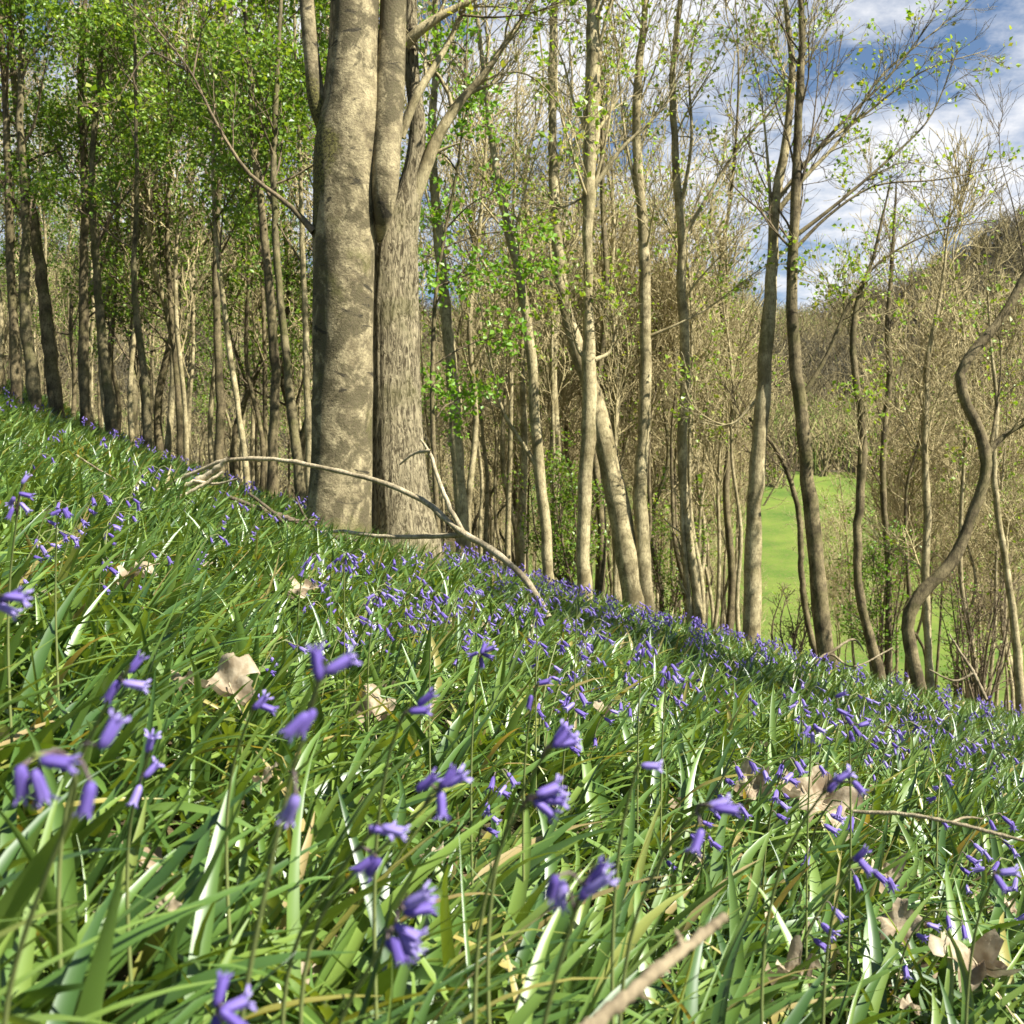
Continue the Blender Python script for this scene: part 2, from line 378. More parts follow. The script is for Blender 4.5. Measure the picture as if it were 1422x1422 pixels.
def bluebell_px(label, stem, bells, depth, size=1.0, group=None):
    """stem: pixels from low to tip; bells: (px, py, dx, dy) of each bell's neck and the direction of its mouth"""
    tip = W(*stem[-1], depth)
    P = [W(px, py, depth + .02 * (len(stem) - 1 - i)) for i, (px, py) in enumerate(stem)]
    lo = P[0]; g = Hf(lo[0], lo[1])
    if lo[2] > g: 
        b = np.array([lo[0] - (P[1][0] - lo[0]) * .5, lo[1] + .03, 0]); b[2] = Hf(b[0], b[1]) - .01; P = [b] + P
    base = P[0].copy()
    root = thing('bluebell', label, 'flower', base, group)
    mb = MB(); sp = spline(P, 20); R = np.linspace(.0020, .0010, 20)
    tubes(mb, sp, R, 7, [.45])
    for (bx, by, dx, dy) in bells:
        p = W(bx, by, depth + rng.uniform(-.012, .012)); dd = nrm(np.array([dx, rng.uniform(-.35, .35) * 1., -dy]))
        j = np.linalg.norm(sp[8:] - p, axis=1).argmin() + 8; j = max(j - 1, 0)
        mid = (sp[j] + p) / 2 + np.array([0, 0, .004])
        fl = place_bell(root, p - base, dd, size * rng.uniform(.92, 1.1), int(rng.integers(0, 5)))
        loc = Matrix.LocRotScale(fl.location, fl.rotation_euler, fl.scale).inverted()
        q = spline([sp[j], mid, p + dd * .001], 6) - base; q = np.array([loc @ Vector(v) for v in q])
        pm = MB(); tubes(pm, q, np.linspace(.0009, .0008, 6), 5, [.95]); pm.build('flower_stalk', M['stem'], fl)
    o = mb.build('stem', M['stem'], root, origin=base)
    return root

NEARB = [
 ('bluebell with four open bells at the left edge of the foreground', [(20, 1345), (62, 1220), (105, 1100), (95, 1052), (45, 1048)], [(55, 1055, 1, .12), (28, 1062, -.05, 1), (48, 1068, .2, 1), (128, 1085, -.25, 1), (140, 1040, .4, -.8)], .42),
 ('bluebell with paired bells above the pale crumpled leaf at left', [(110, 1060), (150, 975), (180, 925)], [(178, 935, .6, -.8), (170, 948, 1, .2), (165, 945, -.3, .5)], .62),
 ('tall straight-stemmed bluebell left of centre, its top bell showing a cream heart', [(335, 1420), (372, 1220), (405, 1075), (432, 985), (452, 915)], [(443, 945, -.1, -1), (450, 935, .9, -.5), (437, 985, -.5, .8), (428, 990, -.7, .7), (413, 1105, -.4, .8)], .46),
 ('bluebell on a pale hooked stem above the arching leaf', [(535, 1075), (548, 1020), (566, 985)], [(568, 988, 1, -.1), (580, 980, .7, -.6)], .68),
 ('bluebell with three bells fanned upward at the centre', [(470, 1235), (545, 1165), (608, 1100), (620, 1085)], [(612, 1095, .55, -.8), (618, 1092, .8, -.5), (578, 1098, .75, -.6), (612, 1098, .05, 1)], .58),
 ('bluebell bowing its bells over on a thick brown stem', [(420, 1290), (455, 1235), (500, 1172), (535, 1145)], [(512, 1150, .8, .1), (530, 1148, .9, .2), (520, 1190, -.8, .6), (528, 1192, -.5, .7)], .57),
 ('low bluebell with bells stacked in a ladder near the bottom', [(480, 1400), (515, 1340), (545, 1290), (565, 1240)], [(562, 1258, .9, -.6), (560, 1268, 1, -.1), (548, 1285, .9, .5), (545, 1300, .3, .9), (555, 1300, .8, .7), (535, 1308, .9, .6)], .50),
 ('bluebell with tilted bells right of centre over the long leaves', [(715, 1120), (745, 1065), (770, 1035)], [(768, 1038, .75, -.7), (772, 1035, 1, -.2), (770, 1030, .6, -.9)], .66),
 ('bluebell with a sideways cluster of bells below the tilted pair', [(690, 1190), (715, 1135), (745, 1112)], [(748, 1108, .9, -.5), (752, 1110, 1, .0), (742, 1112, .7, .6), (745, 1104, 1, -.3)], .60),
 ('bluebell with one lone horizontal bell right of centre', [(868, 1130), (880, 1080), (888, 1062)], [(890, 1063, 1, 0)], .72),
 ('bluebell with two bold upright bells and wilted buds at lower centre', [(755, 1422), (782, 1320), (806, 1245), (825, 1200)], [(806, 1250, .55, -.85), (820, 1228, .5, -.85), (812, 1240, .7, -.6), (782, 1222, -.1, .9), (772, 1215, -.2, .8)], .47),
 ('bluebell holding two pale bells on an arched stalk right of centre', [(900, 1230), (935, 1165), (965, 1130), (985, 1118)], [(982, 1120, 1, -.25), (975, 1150, -.4, .9), (990, 1122, .9, .1)], .60),
 ('bluebell beside the big dead leaf, its bells leaning right', [(1105, 1160), (1140, 1105), (1165, 1085)], [(1150, 1100, .6, -.8), (1160, 1085, .8, -.5), (1185, 1085, .6, .7)], .78),
 ('small bluebell below the big dead leaf, close to the leaf litter', [(1165, 1240), (1178, 1205), (1188, 1190)], [(1186, 1195, .6, -.7), (1190, 1190, .5, .6)], .8),
 ('single bluebell at the right edge over the leaf litter', [(1365, 1255), (1378, 1222), (1388, 1210)], [(1386, 1212, 1, -.2), (1382, 1215, .4, .7)], .85),
 ('bluebell just poking up from the bottom edge', [(300, 1440), (303, 1420), (308, 1395)], [(300, 1400, .2, -1), (305, 1405, .7, -.2), (298, 1410, .1, .8), (306, 1402, .5, .6)], .46),
 ('bluebell reaching in at the left edge below the wood', [(-30, 900), (-8, 850), (5, 830)], [(0, 835, .9, -.4), (5, 828, 1, .1), (-6, 838, .8, .5)], .62),
 ('dark bluebell spike at the far left with bells stacked upright', [(15, 790), (22, 730), (32, 665)], [(30, 672, .4, -.7), (26, 685, .8, .2), (20, 690, -.5, .6), (28, 698, .5, .6), (18, 705, -.3, .8)], 1.15),
 ('bluebell nodding over grass at left, two pale bells', [(78, 760), (80, 720), (88, 708)], [(85, 708, -.7, .4), (90, 708, .8, .7), (88, 706, .3, .9)], 1.35),
 ('bluebell with small buds left of the paired bells', [(185, 1120), (195, 1085), (208, 1040)], [(205, 1045, .3, -.8), (200, 1080, .6, -.7), (195, 1090, -.2, .7)], .72),
 ('faint bluebell right of the pale crumpled leaf', [(330, 1040), (345, 1000), (358, 975)], [(352, 985, .6, -.6), (358, 978, .7, .3)], .8),
 ('dark bluebell knot in the leaves at the centre', [(660, 970), (665, 930), (668, 905)], [(668, 908, .3, -.7), (664, 906, -.6, .3), (670, 908, .7, .3), (668, 912, .1, .9), (672, 905, .6, -.3)], 1.25),
 ('dense drooping bluebell below the great trunks', [(478, 850), (478, 810), (480, 772), (490, 765)], [(476, 770, -.5, .8), (482, 768, .5, .8), (488, 770, .8, .6), (470, 775, -.7, .7), (480, 775, .05, 1), (490, 775, .5, .9), (474, 785, -.2, 1), (484, 786, .3, 1)], 2.0),
 ('arching bluebell left of the dense drooping one', [(415, 840), (420, 800), (432, 772), (445, 768)], [(440, 770, .4, .8), (432, 773, -.4, .8), (426, 780, -.5, .8), (422, 790, -.4, .9)], 2.0),
 ('bluebell under the fallen branch with a broad open head', [(515, 880), (520, 845), (530, 822)], [(520, 825, -.7, .5), (530, 822, .6, .6), (537, 825, .8, .5), (527, 830, .2, .9)], 1.8),
 ('leggy bluebell right of the broad open head', [(598, 890), (600, 850), (605, 822)], [(603, 828, .5, .8), (600, 835, -.5, .8), (612, 850, .6, .6), (607, 842, .3, .9)], 1.7),
 ('bluebell with three dangling bells near the foot of the fallen branch', [(745, 890), (746, 850), (748, 830)], [(748, 832, .3, .9), (745, 845, -.2, .9), (750, 858, .3, .9), (746, 850, .5, .8)], 1.9),
 ('bluebell standing clear against the thin stem behind it', [(800, 870), (802, 835), (806, 812)], [(800, 816, -.6, .8), (806, 812, .4, .9), (813, 815, .7, .8), (806, 820, .0, 1)], 2.3),
 ('bluebell with a heavy blue head on the slope right of centre', [(888, 960), (890, 920), (895, 890)], [(890, 893, -.5, .8), (897, 890, .5, .8), (893, 900, 0, 1), (888, 905, -.4, .9), (898, 903, .5, .8)], 1.7),
 ('bluebell with ragged bells at the edge of the shaded hollow', [(922, 985), (925, 950), (930, 922)], [(925, 925, -.5, .8), (932, 922, .6, .8), (928, 932, .1, 1), (922, 940, -.3, .9), (934, 938, .5, .8)], 1.6),
 ('bluebell with bells strung along a leaning stem at right', [(1180, 1065), (1178, 1020), (1165, 985), (1160, 970)], [(1160, 968, .5, -.3), (1162, 985, .8, .4), (1175, 995, .6, .8), (1185, 1008, .5, .8), (1192, 1008, .8, -.2), (1180, 1015, .3, .9)], 1.3),
 ('bluebell with short dark bells left of the leaning stem', [(1125, 1060), (1127, 1030), (1130, 1005)], [(1125, 1008, -.5, .7), (1130, 1005, .5, .8), (1134, 1010, .8, .5), (1128, 1016, 0, 1)], 1.4),
 ('thin bluebell in the middle with a single pale bell', [(735, 1000), (740, 972), (748, 948)], [(745, 950, .8, -.2), (738, 965, -.2, .8)], 1.1),
]
for (lab, st, be, dp) in NEARB: bluebell_px(lab, st, be, dp)

# repeats: six kinds, then copies down to the crest
def bell_proto(nb, h, rg):
    root = thing('bluebell', None, 'flower', (0, 0, 0))
    lean = rg.uniform(.02, .08)
    P = spline([(0, 0, -.01), (lean * .3, 0, h * .5), (lean, 0, h * .88), (lean + .03, 0, h), (lean + .06, 0, h - .012)], 16)
    mb = MB(); tubes(mb, P, np.linspace(.0026, .0012, 16), 5, [.5])
    for k in range(nb):
        j = 15 - int(k * 8 / nb); a = rg.uniform(-1.2, 1.2); d = nrm(np.array([.6 * math.cos(a), .6 * math.sin(a), -rg.uniform(.2, 1.)]))
        p = P[j] + np.array([math.cos(a) * .008, math.sin(a) * .008, -.004])
        tubes(mb, spline([P[j], (P[j] + p) / 2 + [0, 0, .003], p], 4), np.full(4, .0009), 4, [.9])
        place_bell(root, p, d, rg.uniform(1.25, 1.55), int(rg.integers(0, 5)))
    mb.build('stem', M['stem'], root)
    return root
PROT = [bell_proto(nb, h, rng) for nb, h in ((4, .26), (5, .3), (6, .28), (3, .24), (7, .31), (5, .27))]
used = set()
def drift(x, y): return .5 + .5 * np.sin(x * 1.3 + .8 * np.sin(y * .9 + 2)) * np.cos(y * .8 - .5 * x + 1)
HOT = [tuple(hit(px, py, .25)[:2]) for px, py in ((905, 935), (1165, 1005), (485, 790), (620, 845), (1330, 1030), (745, 850), (540, 835), (90, 720))]   # drifts where they stand thickest
spots = []
while len(spots) < 560:
    y = 1.2 + 13 * rng.uniform() ** .85; x = rng.uniform(-.52, .52) * y
    hot = sum(math.exp(-((x - hx) ** 2 + ((y - hy) * .6) ** 2) / (.045 * hy) ** 2) for hx, hy in HOT)
    w = 1.6 * hot + (.34 if x < -.1 * y else .75) * (.15 + drift(x, y) ** 3 * 1.3) * (.35 + .65 * min(1, y / 5.))
    if rng.uniform() < w: spots.append((y, x))
spots.sort()
near, far = spots[:235], spots[235:]
for i, (y, x) in enumerate(near):
    k = int(rng.integers(0, 6)); z = Hf(x, y); rz = rng.normal(-.2, 1.0); s = rng.uniform(.82, 1.12)
    if y < 3: g, lab = 'bluebells of the near slope', 'small bluebell standing among the sunlit leaves of the near slope'
    else: g, lab = 'bluebells of the middle slope', 'little bluebell in the loose drift across the middle of the slope'
    if k not in used:
        o = PROT[k]; used.add(k); o.location = (x, y, z); o.rotation_euler = (0, 0, rz); o.scale = (s, s, s); tag(o, lab, 'flower', g)
    else: dup(PROT[k], (x, y, z), rz, s, lab, g, 'flower')
fb = MB()
fs = MB()
for (y, x) in far:
    z = Hf(x, y); h = rng.uniform(.22, .32); n = int(rng.integers(4, 8)); a0_ = rng.uniform(-1.2, .8)
    for k in range(n):
        c = np.array([x + .05 * math.cos(a0_) + rng.normal(0, .016), y + .05 * math.sin(a0_) + rng.normal(0, .016), z + h - k * .014])
        d = nrm(np.array([rng.normal(.2, .5), rng.normal(0, .5), -rng.uniform(.2, 1)])); sz = .023 * rng.uniform(.9, 1.2)
        tubes(fb, np.stack([c, c + d * sz * .25, c + d * sz * .8, c + d * sz]), np.array([.0025, .0055, .0055, .010]), 5, [rng.uniform(.1, .7)])
far_bells = tag(fb.build('distant_bluebells', M['petal']), 'haze of countless small bluebells towards the crest of the slope', kind='stuff')

# ------------------------------------------------------------------ trees
def ground_trunk(pts, depth, rg, extend=2.5, n=40, wob=.012, dyt=0.):
    """pixels (px, py, width) from foot to top -> world polyline and radii, foot sunk in the ground"""
    pts = list(pts); q = []
    for i, (px, py, w) in enumerate(pts):
        d = depth + dyt * i / max(1, len(pts) - 1)
        p = W(px, py, d); q.append([*p, w / 2 / F * d])
    g = Hf(q[0][0], q[0][1]) - .12
    if q[0][2] > g + .05: q.insert(0, [q[0][0] + (q[0][0] - q[1][0]) * .15, q[0][1], g, q[0][3] * 1.25])
    else: q[0][3] *= 1.1
    if extend:
        a, b = np.array(q[-2]), np.array(q[-1]); d = nrm((b - a)[:3]); d = nrm(d + np.array([0, 0, .6])) * extend
        q.append([*(b[:3] + d * .5), b[3] * .75]); q.append([*(b[:3] + d), b[3] * .35])
    S = spline(q, n); P = S[:, :3].copy(); R = np.maximum(S[:, 3], .004)
    P[2:, :2] += rg.normal(0, wob, (n - 2, 2)) * np.minimum(1, R[2:, None] * 8)
    R *= 1 + rg.normal(0, .05, n)
    R *= 1 + .4 * np.exp(-np.maximum(0, P[:, 2] - P[0, 2] - .1) / .16)
    return P, R

def grow(root, base, P, R, rg, n1=8, t0=.35, L1=2.2, ang=.7, up=.6, n2=6, L2=.9, n3=4, L3=.4, nleaf=0, lsz=.045, lspread=.1, lmat='leaf', bmat='twig_pale', rmin=.0035, merged=False, bias=(0, 0, 0), t1=.97, rf=.42):
    """branches (each with its twigs) and foliage under the tree root"""
    B1, R1 = spawn(P, R, n1, rg, t0, t1, L1, ang, up, .35, rf, rmin * 1.6, 9, bias)
    B2, R2 = spawn(B1, R1, n2, rg, .15, 1, L2, .65, .5, .45, .55, rmin, 6)
    B3, R3 = spawn(B2, R2, n3, rg, .2, 1, L3, .6, .4, .5, .6, rmin * .8, 4) if n3 else (None, None)
    if merged:
        mb = MB(); tubes(mb, B1, R1, 5); tubes(mb, B2, R2, 4)
        if n3: tubes(mb, B3, R3, 3)
        mb.build('crown', M[bmat], root, origin=base)
    else:
        for k in range(n1):
            mb = MB(); tubes(mb, B1[k:k + 1], R1[k:k + 1], 6); tubes(mb, B2[k * n2:(k + 1) * n2], R2[k * n2:(k + 1) * n2], 4)
            if n3: tubes(mb, B3[k * n2 * n3:(k + 1) * n2 * n3], R3[k * n2 * n3:(k + 1) * n2 * n3], 3)
            bo = mb.build('branch', M[bmat], root, origin=base)
            if nleaf:
                src = (B3[k * n2 * n3:(k + 1) * n2 * n3] if n3 else B2[k * n2:(k + 1) * n2]); c0 = clump(src, rg, max(1, nleaf // 7 // n1), .03, .5)
                leaves(MB(), np.repeat(c0, 7, 0) + rg.normal(size=(len(c0) * 7, 3)) * lspread, lsz, rg).build('foliage', M[lmat], bo, smooth=False, origin=base)
    if nleaf and merged:
        src = B3 if n3 else B2; c0 = clump(src, rg, max(1, nleaf // 7), .03, .5)
        c = np.repeat(c0, 7, 0) + rg.normal(size=(len(c0) * 7, 3)) * lspread
        leaves(MB(), c, lsz, rg).build('foliage', M[lmat], root, smooth=False, origin=base)

def tree_px(name, label, pts, depth, seed, bark_='bark_pale', extend=2.5, sides=10, cat='tree', group=None, limbs=(), dyt=0., wob=.012, **gk):
    rg = np.random.default_rng(seed)
    P, R = ground_trunk(pts, depth, rg, extend, 44, wob, dyt)
    base = np.array([P[0][0], P[0][1], Hf(P[0][0], P[0][1])])
    root = thing(name, label, cat, base, group)
    mb = MB(); tubes(mb, P, R, sides); mb.build('trunk', M[bark_], root, origin=base)
    for lb in limbs: limb(root, base, lb, depth, rg, bark_)
    if gk.get('n1', 8): grow(root, base, P, R, rg, **gk)
    return root

def limb(root, base, lb, depth, rg, bark_, twigs=14, L=.7, dd=0.):
    q = [[*W(px, py, depth + dd * i + rg.normal(0, .03) * (i > 0)), w * .8 / 2 / F * depth] for i, (px, py, w) in enumerate(lb)]
    S = spline(q, 20); mb = MB(); S[:, 3] *= np.linspace(1, .45, 20); tubes(mb, S[:, :3], np.maximum(S[:, 3], .003), 7)
    if twigs:
        B, Rb = spawn(S[:, :3], S[:, 3], twigs, rg, .25, 1, L, .6, .5, .4, .5, .003, 7); tubes(mb, B, Rb, 4)
        C, Rc = spawn(B, Rb, 6, rg, .2, 1, L * .5, .6, .3, .5, .6, .0025, 5); tubes(mb, C, Rc, 3)
    bo = mb.build('branch', M[bark_], root, origin=base)
    if twigs:
        c0 = clump(C, rg, 16, .03, .5)
        leaves(MB(), np.repeat(c0, 6, 0) + rg.normal(size=(96, 3)) * .05, .055, rg).build('foliage', M['leaf_pale'], bo, smooth=False, origin=base)

# --- the two great trunks, high resolution with real relief
def big_trunk(pts, depth, flare, ridge, seed, S=72, n=150, cutz=None):
    rg = np.random.default_rng(seed)
    q = [[*W(px, py, depth), w / 2 / F * depth] for (px, py, w) in pts]
    Sp = spline(q, n); P = Sp[:, :3]; R = Sp[:, 3]
    th = np.linspace(0, 2 * np.pi, S, endpoint=False)[None]; z = P[:, 2:3]
    ph = rg.uniform(0, 6.28, 12)
    rel = 1 + .030 * np.sin(2 * th + z * 1.1 + ph[0]) + .022 * np.sin(3 * th - z * 1.9 + ph[1]) + .012 * np.sin(5 * th + z * 3.3 + ph[2]) + .008 * np.sin(z * 9 + 2 * np.sin(th + ph[3]))
    if ridge:
        rel += ridge * (np.abs(np.sin(11 * th + .9 * np.sin(z * 2.1 + ph[4]) + .5 * np.sin(z * 5 + th * 3))) - .5) + ridge * .5 * np.sin(29 * th + 2.2 * np.sin(z * 3.7 + ph[5]))
    zb = z - z.min(); rel += flare * np.exp(-zb / .22) * (1 + .55 * np.sin(5 * th + ph[6]) + .3 * np.sin(3 * th + ph[7]))
    V = P[:, None] + (R[:, None] * rel)[..., None] * np.concatenate([np.cos(th)[..., None], np.sin(th)[..., None], np.zeros((1, S, 1))], -1)
    k = np.arange(n - 1)[:, None] * S; s = np.arange(S)[None]; s2 = (s + 1) % S
    return MB().add(V, np.stack([k + s, k + s2, k + S + s2, k + S + s], -1)), P, R

rg = np.random.default_rng(11)
mbA, PA, RA = big_trunk([(466, 800, 92), (469, 740, 88), (473, 640, 82), (476, 520, 81), (478, 400, 83), (479, 300, 88), (481, 220, 92), (487, 150, 84), (490, 80, 72), (492, 0, 68), (494, -120, 60), (492, -300, 45), (500, -480, 20)], 8.0, .22, 0, 3)
baseA = np.array([PA[0][0], 8.0, Hf(PA[0][0], 8.0)])
A = thing('beech_tree', 'great smooth grey forked trunk with dark stains, the left of the pair', 'tree', baseA)
mbA.build('trunk', M['bark_grey'], A, origin=baseA)
def stem_part(root, base, pts, depth, mat, name='limb', S=20, n=40):
    q = [[*W(px, py, depth + dd), w / 2 / F * depth] for (px, py, w, dd) in pts]
    sp = spline(q, n); P = sp[:, :3]; R = sp[:, 3]
    mb = MB(); tubes(mb, P, R, S); mb.build(name, M[mat], root, origin=base); return P, R
PC, RC = stem_part(A, baseA, [(527, 335, 8, .02), (531, 306, 22, -.1), (534, 270, 34, -.12), (537, 200, 40, -.06), (541, 120, 42, 0), (545, 40, 38, .05), (548, -60, 36, .1), (556, -240, 26, .2), (560, -420, 10, .3)], 8.0, 'bark_grey')
PD, RD = stem_part(A, baseA, [(455, 190, 20, 0), (442, 150, 25, -.05), (434, 90, 22, -.05), (428, 30, 21, -.05), (424, -30, 20, 0), (410, -200, 14, .2), (400, -380, 5, .3)], 8.0, 'bark_grey')
limb(A, baseA, [(436, 322, 14), (405, 288, 10), (345, 240, 8.5), (300, 170, 7), (265, 100, 5.5), (205, 25, 4), (150, -40, 2.5)], 7.9, rg, 'twig_mid', 10, .8)
limb(A, baseA, [(265, 100, 5), (205, 75, 4), (180, 110, 3.5), (150, 165, 2.5)], 7.9, rg, 'twig_mid', 5, .5)
limb(A, baseA, [(268, 105, 4), (280, 40, 3), (295, -30, 2.5)], 7.9, rg, 'twig_mid', 5, .5)
for P_, R_ in ((PA, RA), (PC, RC), (PD, RD)):
    B, Rb = spawn(P_[int(len(P_) * .7):], R_[int(len(R_) * .7):], 9, rg, 0, 1, 2.2, .8, .6, .3, .3, .006, 9)
    for k in range(0, 9, 3):
        mb = MB(); tubes(mb, B[k:k + 3], Rb[k:k + 3], 6); B2, R2 = spawn(B[k:k + 3], Rb[k:k + 3], 9, rg, .2, 1, .9, .6, .4, .4, .5, .004, 6); tubes(mb, B2, R2, 4); mb.build('branch', M['twig_mid'], A, origin=baseA)

mbB, PB, RB = big_trunk([(566, 830, 112), (562, 760, 100), (556, 690, 86), (550, 600, 74), (548, 500, 68), (547, 400, 65), (550, 330, 58), (564, 280, 40), (573, 240, 28), (580, 180, 22), (572, 100, 20), (570, 0, 18), (566, -150, 14), (560, -300, 6)], 8.45, .16, .045, 5)
baseB = np.array([PB[0][0], 8.45, Hf(PB[0][0], 8.45)])
B_ = thing('oak_tree', 'great trunk with rough upright ridges in its bark, the right of the pair', 'tree', baseB)
mbB.build('trunk', M['bark_ridged'], B_, origin=baseB)
limb(B_, baseB, [(572, 285, 26), (590, 235, 26), (608, 190, 24), (640, 140, 21), (675, 100, 17), (700, 62, 14), (735, 10, 11), (770, -60, 7)], 8.45, rg, 'bark_pale', 12, 1.0)
limb(B_, baseB, [(556, 190, 17), (580, 130, 17), (608, 85, 15), (632, 40, 13), (655, -10, 11), (690, -90, 6)], 8.3, rg, 'bark_pale', 8, .8)
limb(B_, baseB, [(562, 62, 20), (585, 40, 20), (612, 22, 18), (655, 0, 14), (720, -40, 9)], 8.3, rg, 'bark_pale', 8, .8)
limb(B_, baseB, [(636, 20, 6), (680, 24, 4.5), (735, 18, 4), (790, -2, 3)], 8.3, rg, 'twig_mid', 7, .5)
limb(B_, baseB, [(640, 140, 8), (680, 108, 5), (720, 100, 4), (780, 150, 3.5), (810, 230, 3), (820, 260, 2)], 8.45, rg, 'twig_pale', 8, .5)
limb(B_, baseB, [(600, 215, 9), (620, 205, 7), (640, 198, 5)], 8.45, rg, 'bark_pale', 0)

# --- hand-placed trees from the centre to the right edge
bare = dict(n1=15, t0=.4, L1=2.3, ang=.55, up=.7, n2=9, L2=.95, n3=5, L3=.45, rf=.27, rmin=.0028, nleaf=650, lsz=.055, lspread=.05, lmat='leaf_pale')
def T(label, pts, depth, seed, **kw):
    g = dict(bare); g.update(kw); nm = g.pop('name', 'ash_tree'); return tree_px(nm, label, pts, depth, seed, **g)
T('slender tree with bands of dark ivy stubs just right of the ridged trunk', [(643, 735, 19), (634, 620, 18), (628, 520, 17), (618, 420, 16), (608, 320, 14), (602, 250, 14), (600, 180, 11), (606, 80, 9), (604, 0, 7)], 12.0, 21, nleaf=500, lmat='leaf', lsz=.05)
T('slim tree bowed gently left with one low side branch, right of the ridged trunk', [(763, 815, 17), (757, 730, 15), (745, 620, 15), (740, 520, 14), (722, 390, 13), (700, 290, 10), (682, 190, 9), (672, 100, 7), (660, 0, 5)], 11.5, 22,
  limbs=[[(747, 650, 10), (725, 615, 8), (700, 575, 7.5), (685, 520, 7), (672, 450, 6), (660, 380, 4.5), (650, 330, 3)]])
T('thick trunk leaning left behind the straight twin-knotted stem', [(883, 855, 33), (868, 760, 32), (846, 640, 30), (825, 550, 26), (800, 480, 20), (784, 420, 17), (771, 300, 14), (767, 180, 12), (768, 80, 11), (770, 0, 9)], 12.5, 23, dyt=.6)
T('straight tree with a knotted bend and dark upper stem, centre right', [(811, 822, 20), (810, 740, 19), (813, 650, 20), (820, 540, 21), (819, 500, 20), (817, 420, 14), (816, 310, 15), (820, 240, 19), (823, 130, 22), (826, 50, 20), (822, -20, 18)], 11.0, 24,
  limbs=[[(820, 505, 10), (806, 490, 8), (795, 450, 6), (790, 380, 4)], [(826, 500, 9), (845, 490, 7), (852, 455, 6), (848, 430, 4)], [(818, 270, 10), (860, 210, 8), (920, 150, 6), (960, 60, 4)], [(815, 270, 7), (790, 285, 4), (775, 290, 3)], [(822, 270, 8), (838, 210, 6), (852, 130, 5), (868, 30, 4)]])
T('pale even-stemmed tree close right of the leaning trunk', [(899, 860, 24), (892, 770, 22), (888, 690, 19), (895, 580, 17), (897, 450, 16), (893, 330, 15), (886, 230, 14), (884, 130, 12), (893, 40, 10), (898, -20, 8)], 12.5, 25,
  limbs=[[(894, 470, 7), (930, 455, 5), (980, 430, 4), (1040, 385, 3.5), (1090, 350, 3)], [(892, 300, 8), (870, 200, 6), (858, 90, 5), (850, 0, 4)]])
T('thin tree with a second foot close beside it, twin stems meeting at knee height', [(974, 885, 15), (962, 790, 14), (950, 700, 13), (948, 620, 14), (952, 520, 14), (947, 420, 13), (945, 310, 12), (938, 220, 10), (934, 100, 9), (945, 0, 7)], 12.8, 26,
  limbs=[[(961, 890, 14), (955, 820, 14), (948, 740, 12), (946, 680, 10)], [(948, 330, 9), (985, 270, 7), (1030, 200, 6), (1090, 130, 5), (1130, 60, 4)], [(946, 290, 8), (960, 200, 7), (958, 100, 6), (975, 0, 4)]])
T('pale sunlit trunk standing tallest against the meadow gap', [(1042, 900, 26), (1045, 800, 25), (1049, 690, 22), (1056, 590, 21), (1064, 500, 20), (1070, 420, 19), (1073, 340, 15), (1076, 285, 14), (1092, 190, 12), (1100, 90, 9), (1090, 0, 7)], 12.2, 27, bark_='bark_pale',
  limbs=[[(1075, 300, 11), (1110, 255, 9), (1170, 190, 7), (1220, 110, 6), (1290, 50, 4.5), (1340, 10, 3)], [(1072, 330, 8), (1068, 250, 7), (1060, 160, 5), (1040, 40, 4)], [(1078, 280, 9), (1130, 215, 7), (1200, 160, 6), (1280, 100, 5), (1370, 70, 3)], [(1060, 545, 7), (1010, 590, 5), (960, 560, 4), (950, 525, 3)]])
T('tall tree with a dark upper stem and long branches sweeping right', [(1152, 935, 25), (1142, 870, 24), (1132, 770, 23), (1121, 670, 20), (1111, 560, 18), (1101, 460, 17), (1100, 370, 15), (1106, 260, 14), (1110, 150, 12), (1114, 50, 10), (1112, -20, 8)], 12.0, 28, bark_='bark_mid', bmat='twig_mid',
  limbs=[[(1118, 545, 10), (1145, 500, 8), (1180, 420, 7), (1215, 370, 6), (1290, 325, 5), (1380, 305, 3.5)], [(1102, 330, 9), (1160, 285, 7), (1230, 225, 6), (1290, 165, 5), (1330, 70, 4)], [(1106, 240, 8), (1160, 180, 7), (1240, 100, 6), (1300, 20, 4)], [(1100, 350, 8), (1150, 300, 6), (1210, 260, 5), (1300, 250, 4), (1400, 230, 3)]])
T('crooked thin stem between the dark-topped tree and the green shrub', [(1222, 942, 17), (1206, 880, 14), (1192, 810, 12), (1190, 750, 12), (1197, 660, 13), (1198, 590, 12), (1189, 530, 10), (1184, 470, 9), (1190, 420, 7), (1215, 350, 5)], 12.0, 29, bark_='bark_mid', extend=.8, n1=6, L1=1.2)
T('S-bent dark tree elbowing out to the right edge of the wood', [(1277, 962, 19.7), (1266, 905, 18.0), (1261, 858, 18.0), (1278, 826, 18.0), (1318, 785, 17.2), (1350, 715, 15.6), (1370, 640, 15.6), (1362, 605, 14.8), (1340, 555, 13.9), (1333, 520, 13.9), (1350, 490, 13.9), (1385, 450, 13.1), (1414, 400, 11.5), (1440, 350, 9.8)], 10.5, 30, bark_='bark_mid', bmat='twig_mid', extend=1.5, wob=.006, n1=6, t0=.7, nleaf=60,
  limbs=[[(1372, 628, 13), (1395, 605, 11), (1425, 588, 9), (1470, 570, 7)], [(1374, 632, 9), (1382, 580, 6), (1390, 500, 4), (1380, 420, 3)]])
T('pale twiggy stem just behind the S-bent tree', [(1291, 955, 12), (1287, 870, 11), (1285, 780, 11), (1288, 720, 11), (1284, 640, 10), (1286, 560, 9), (1288, 500, 8), (1300, 440, 6), (1310, 380, 4)], 13.0, 31, extend=1., n1=14, t0=.25, n2=8, L1=1.5, L2=.9, nleaf=120, rmin=.0045)
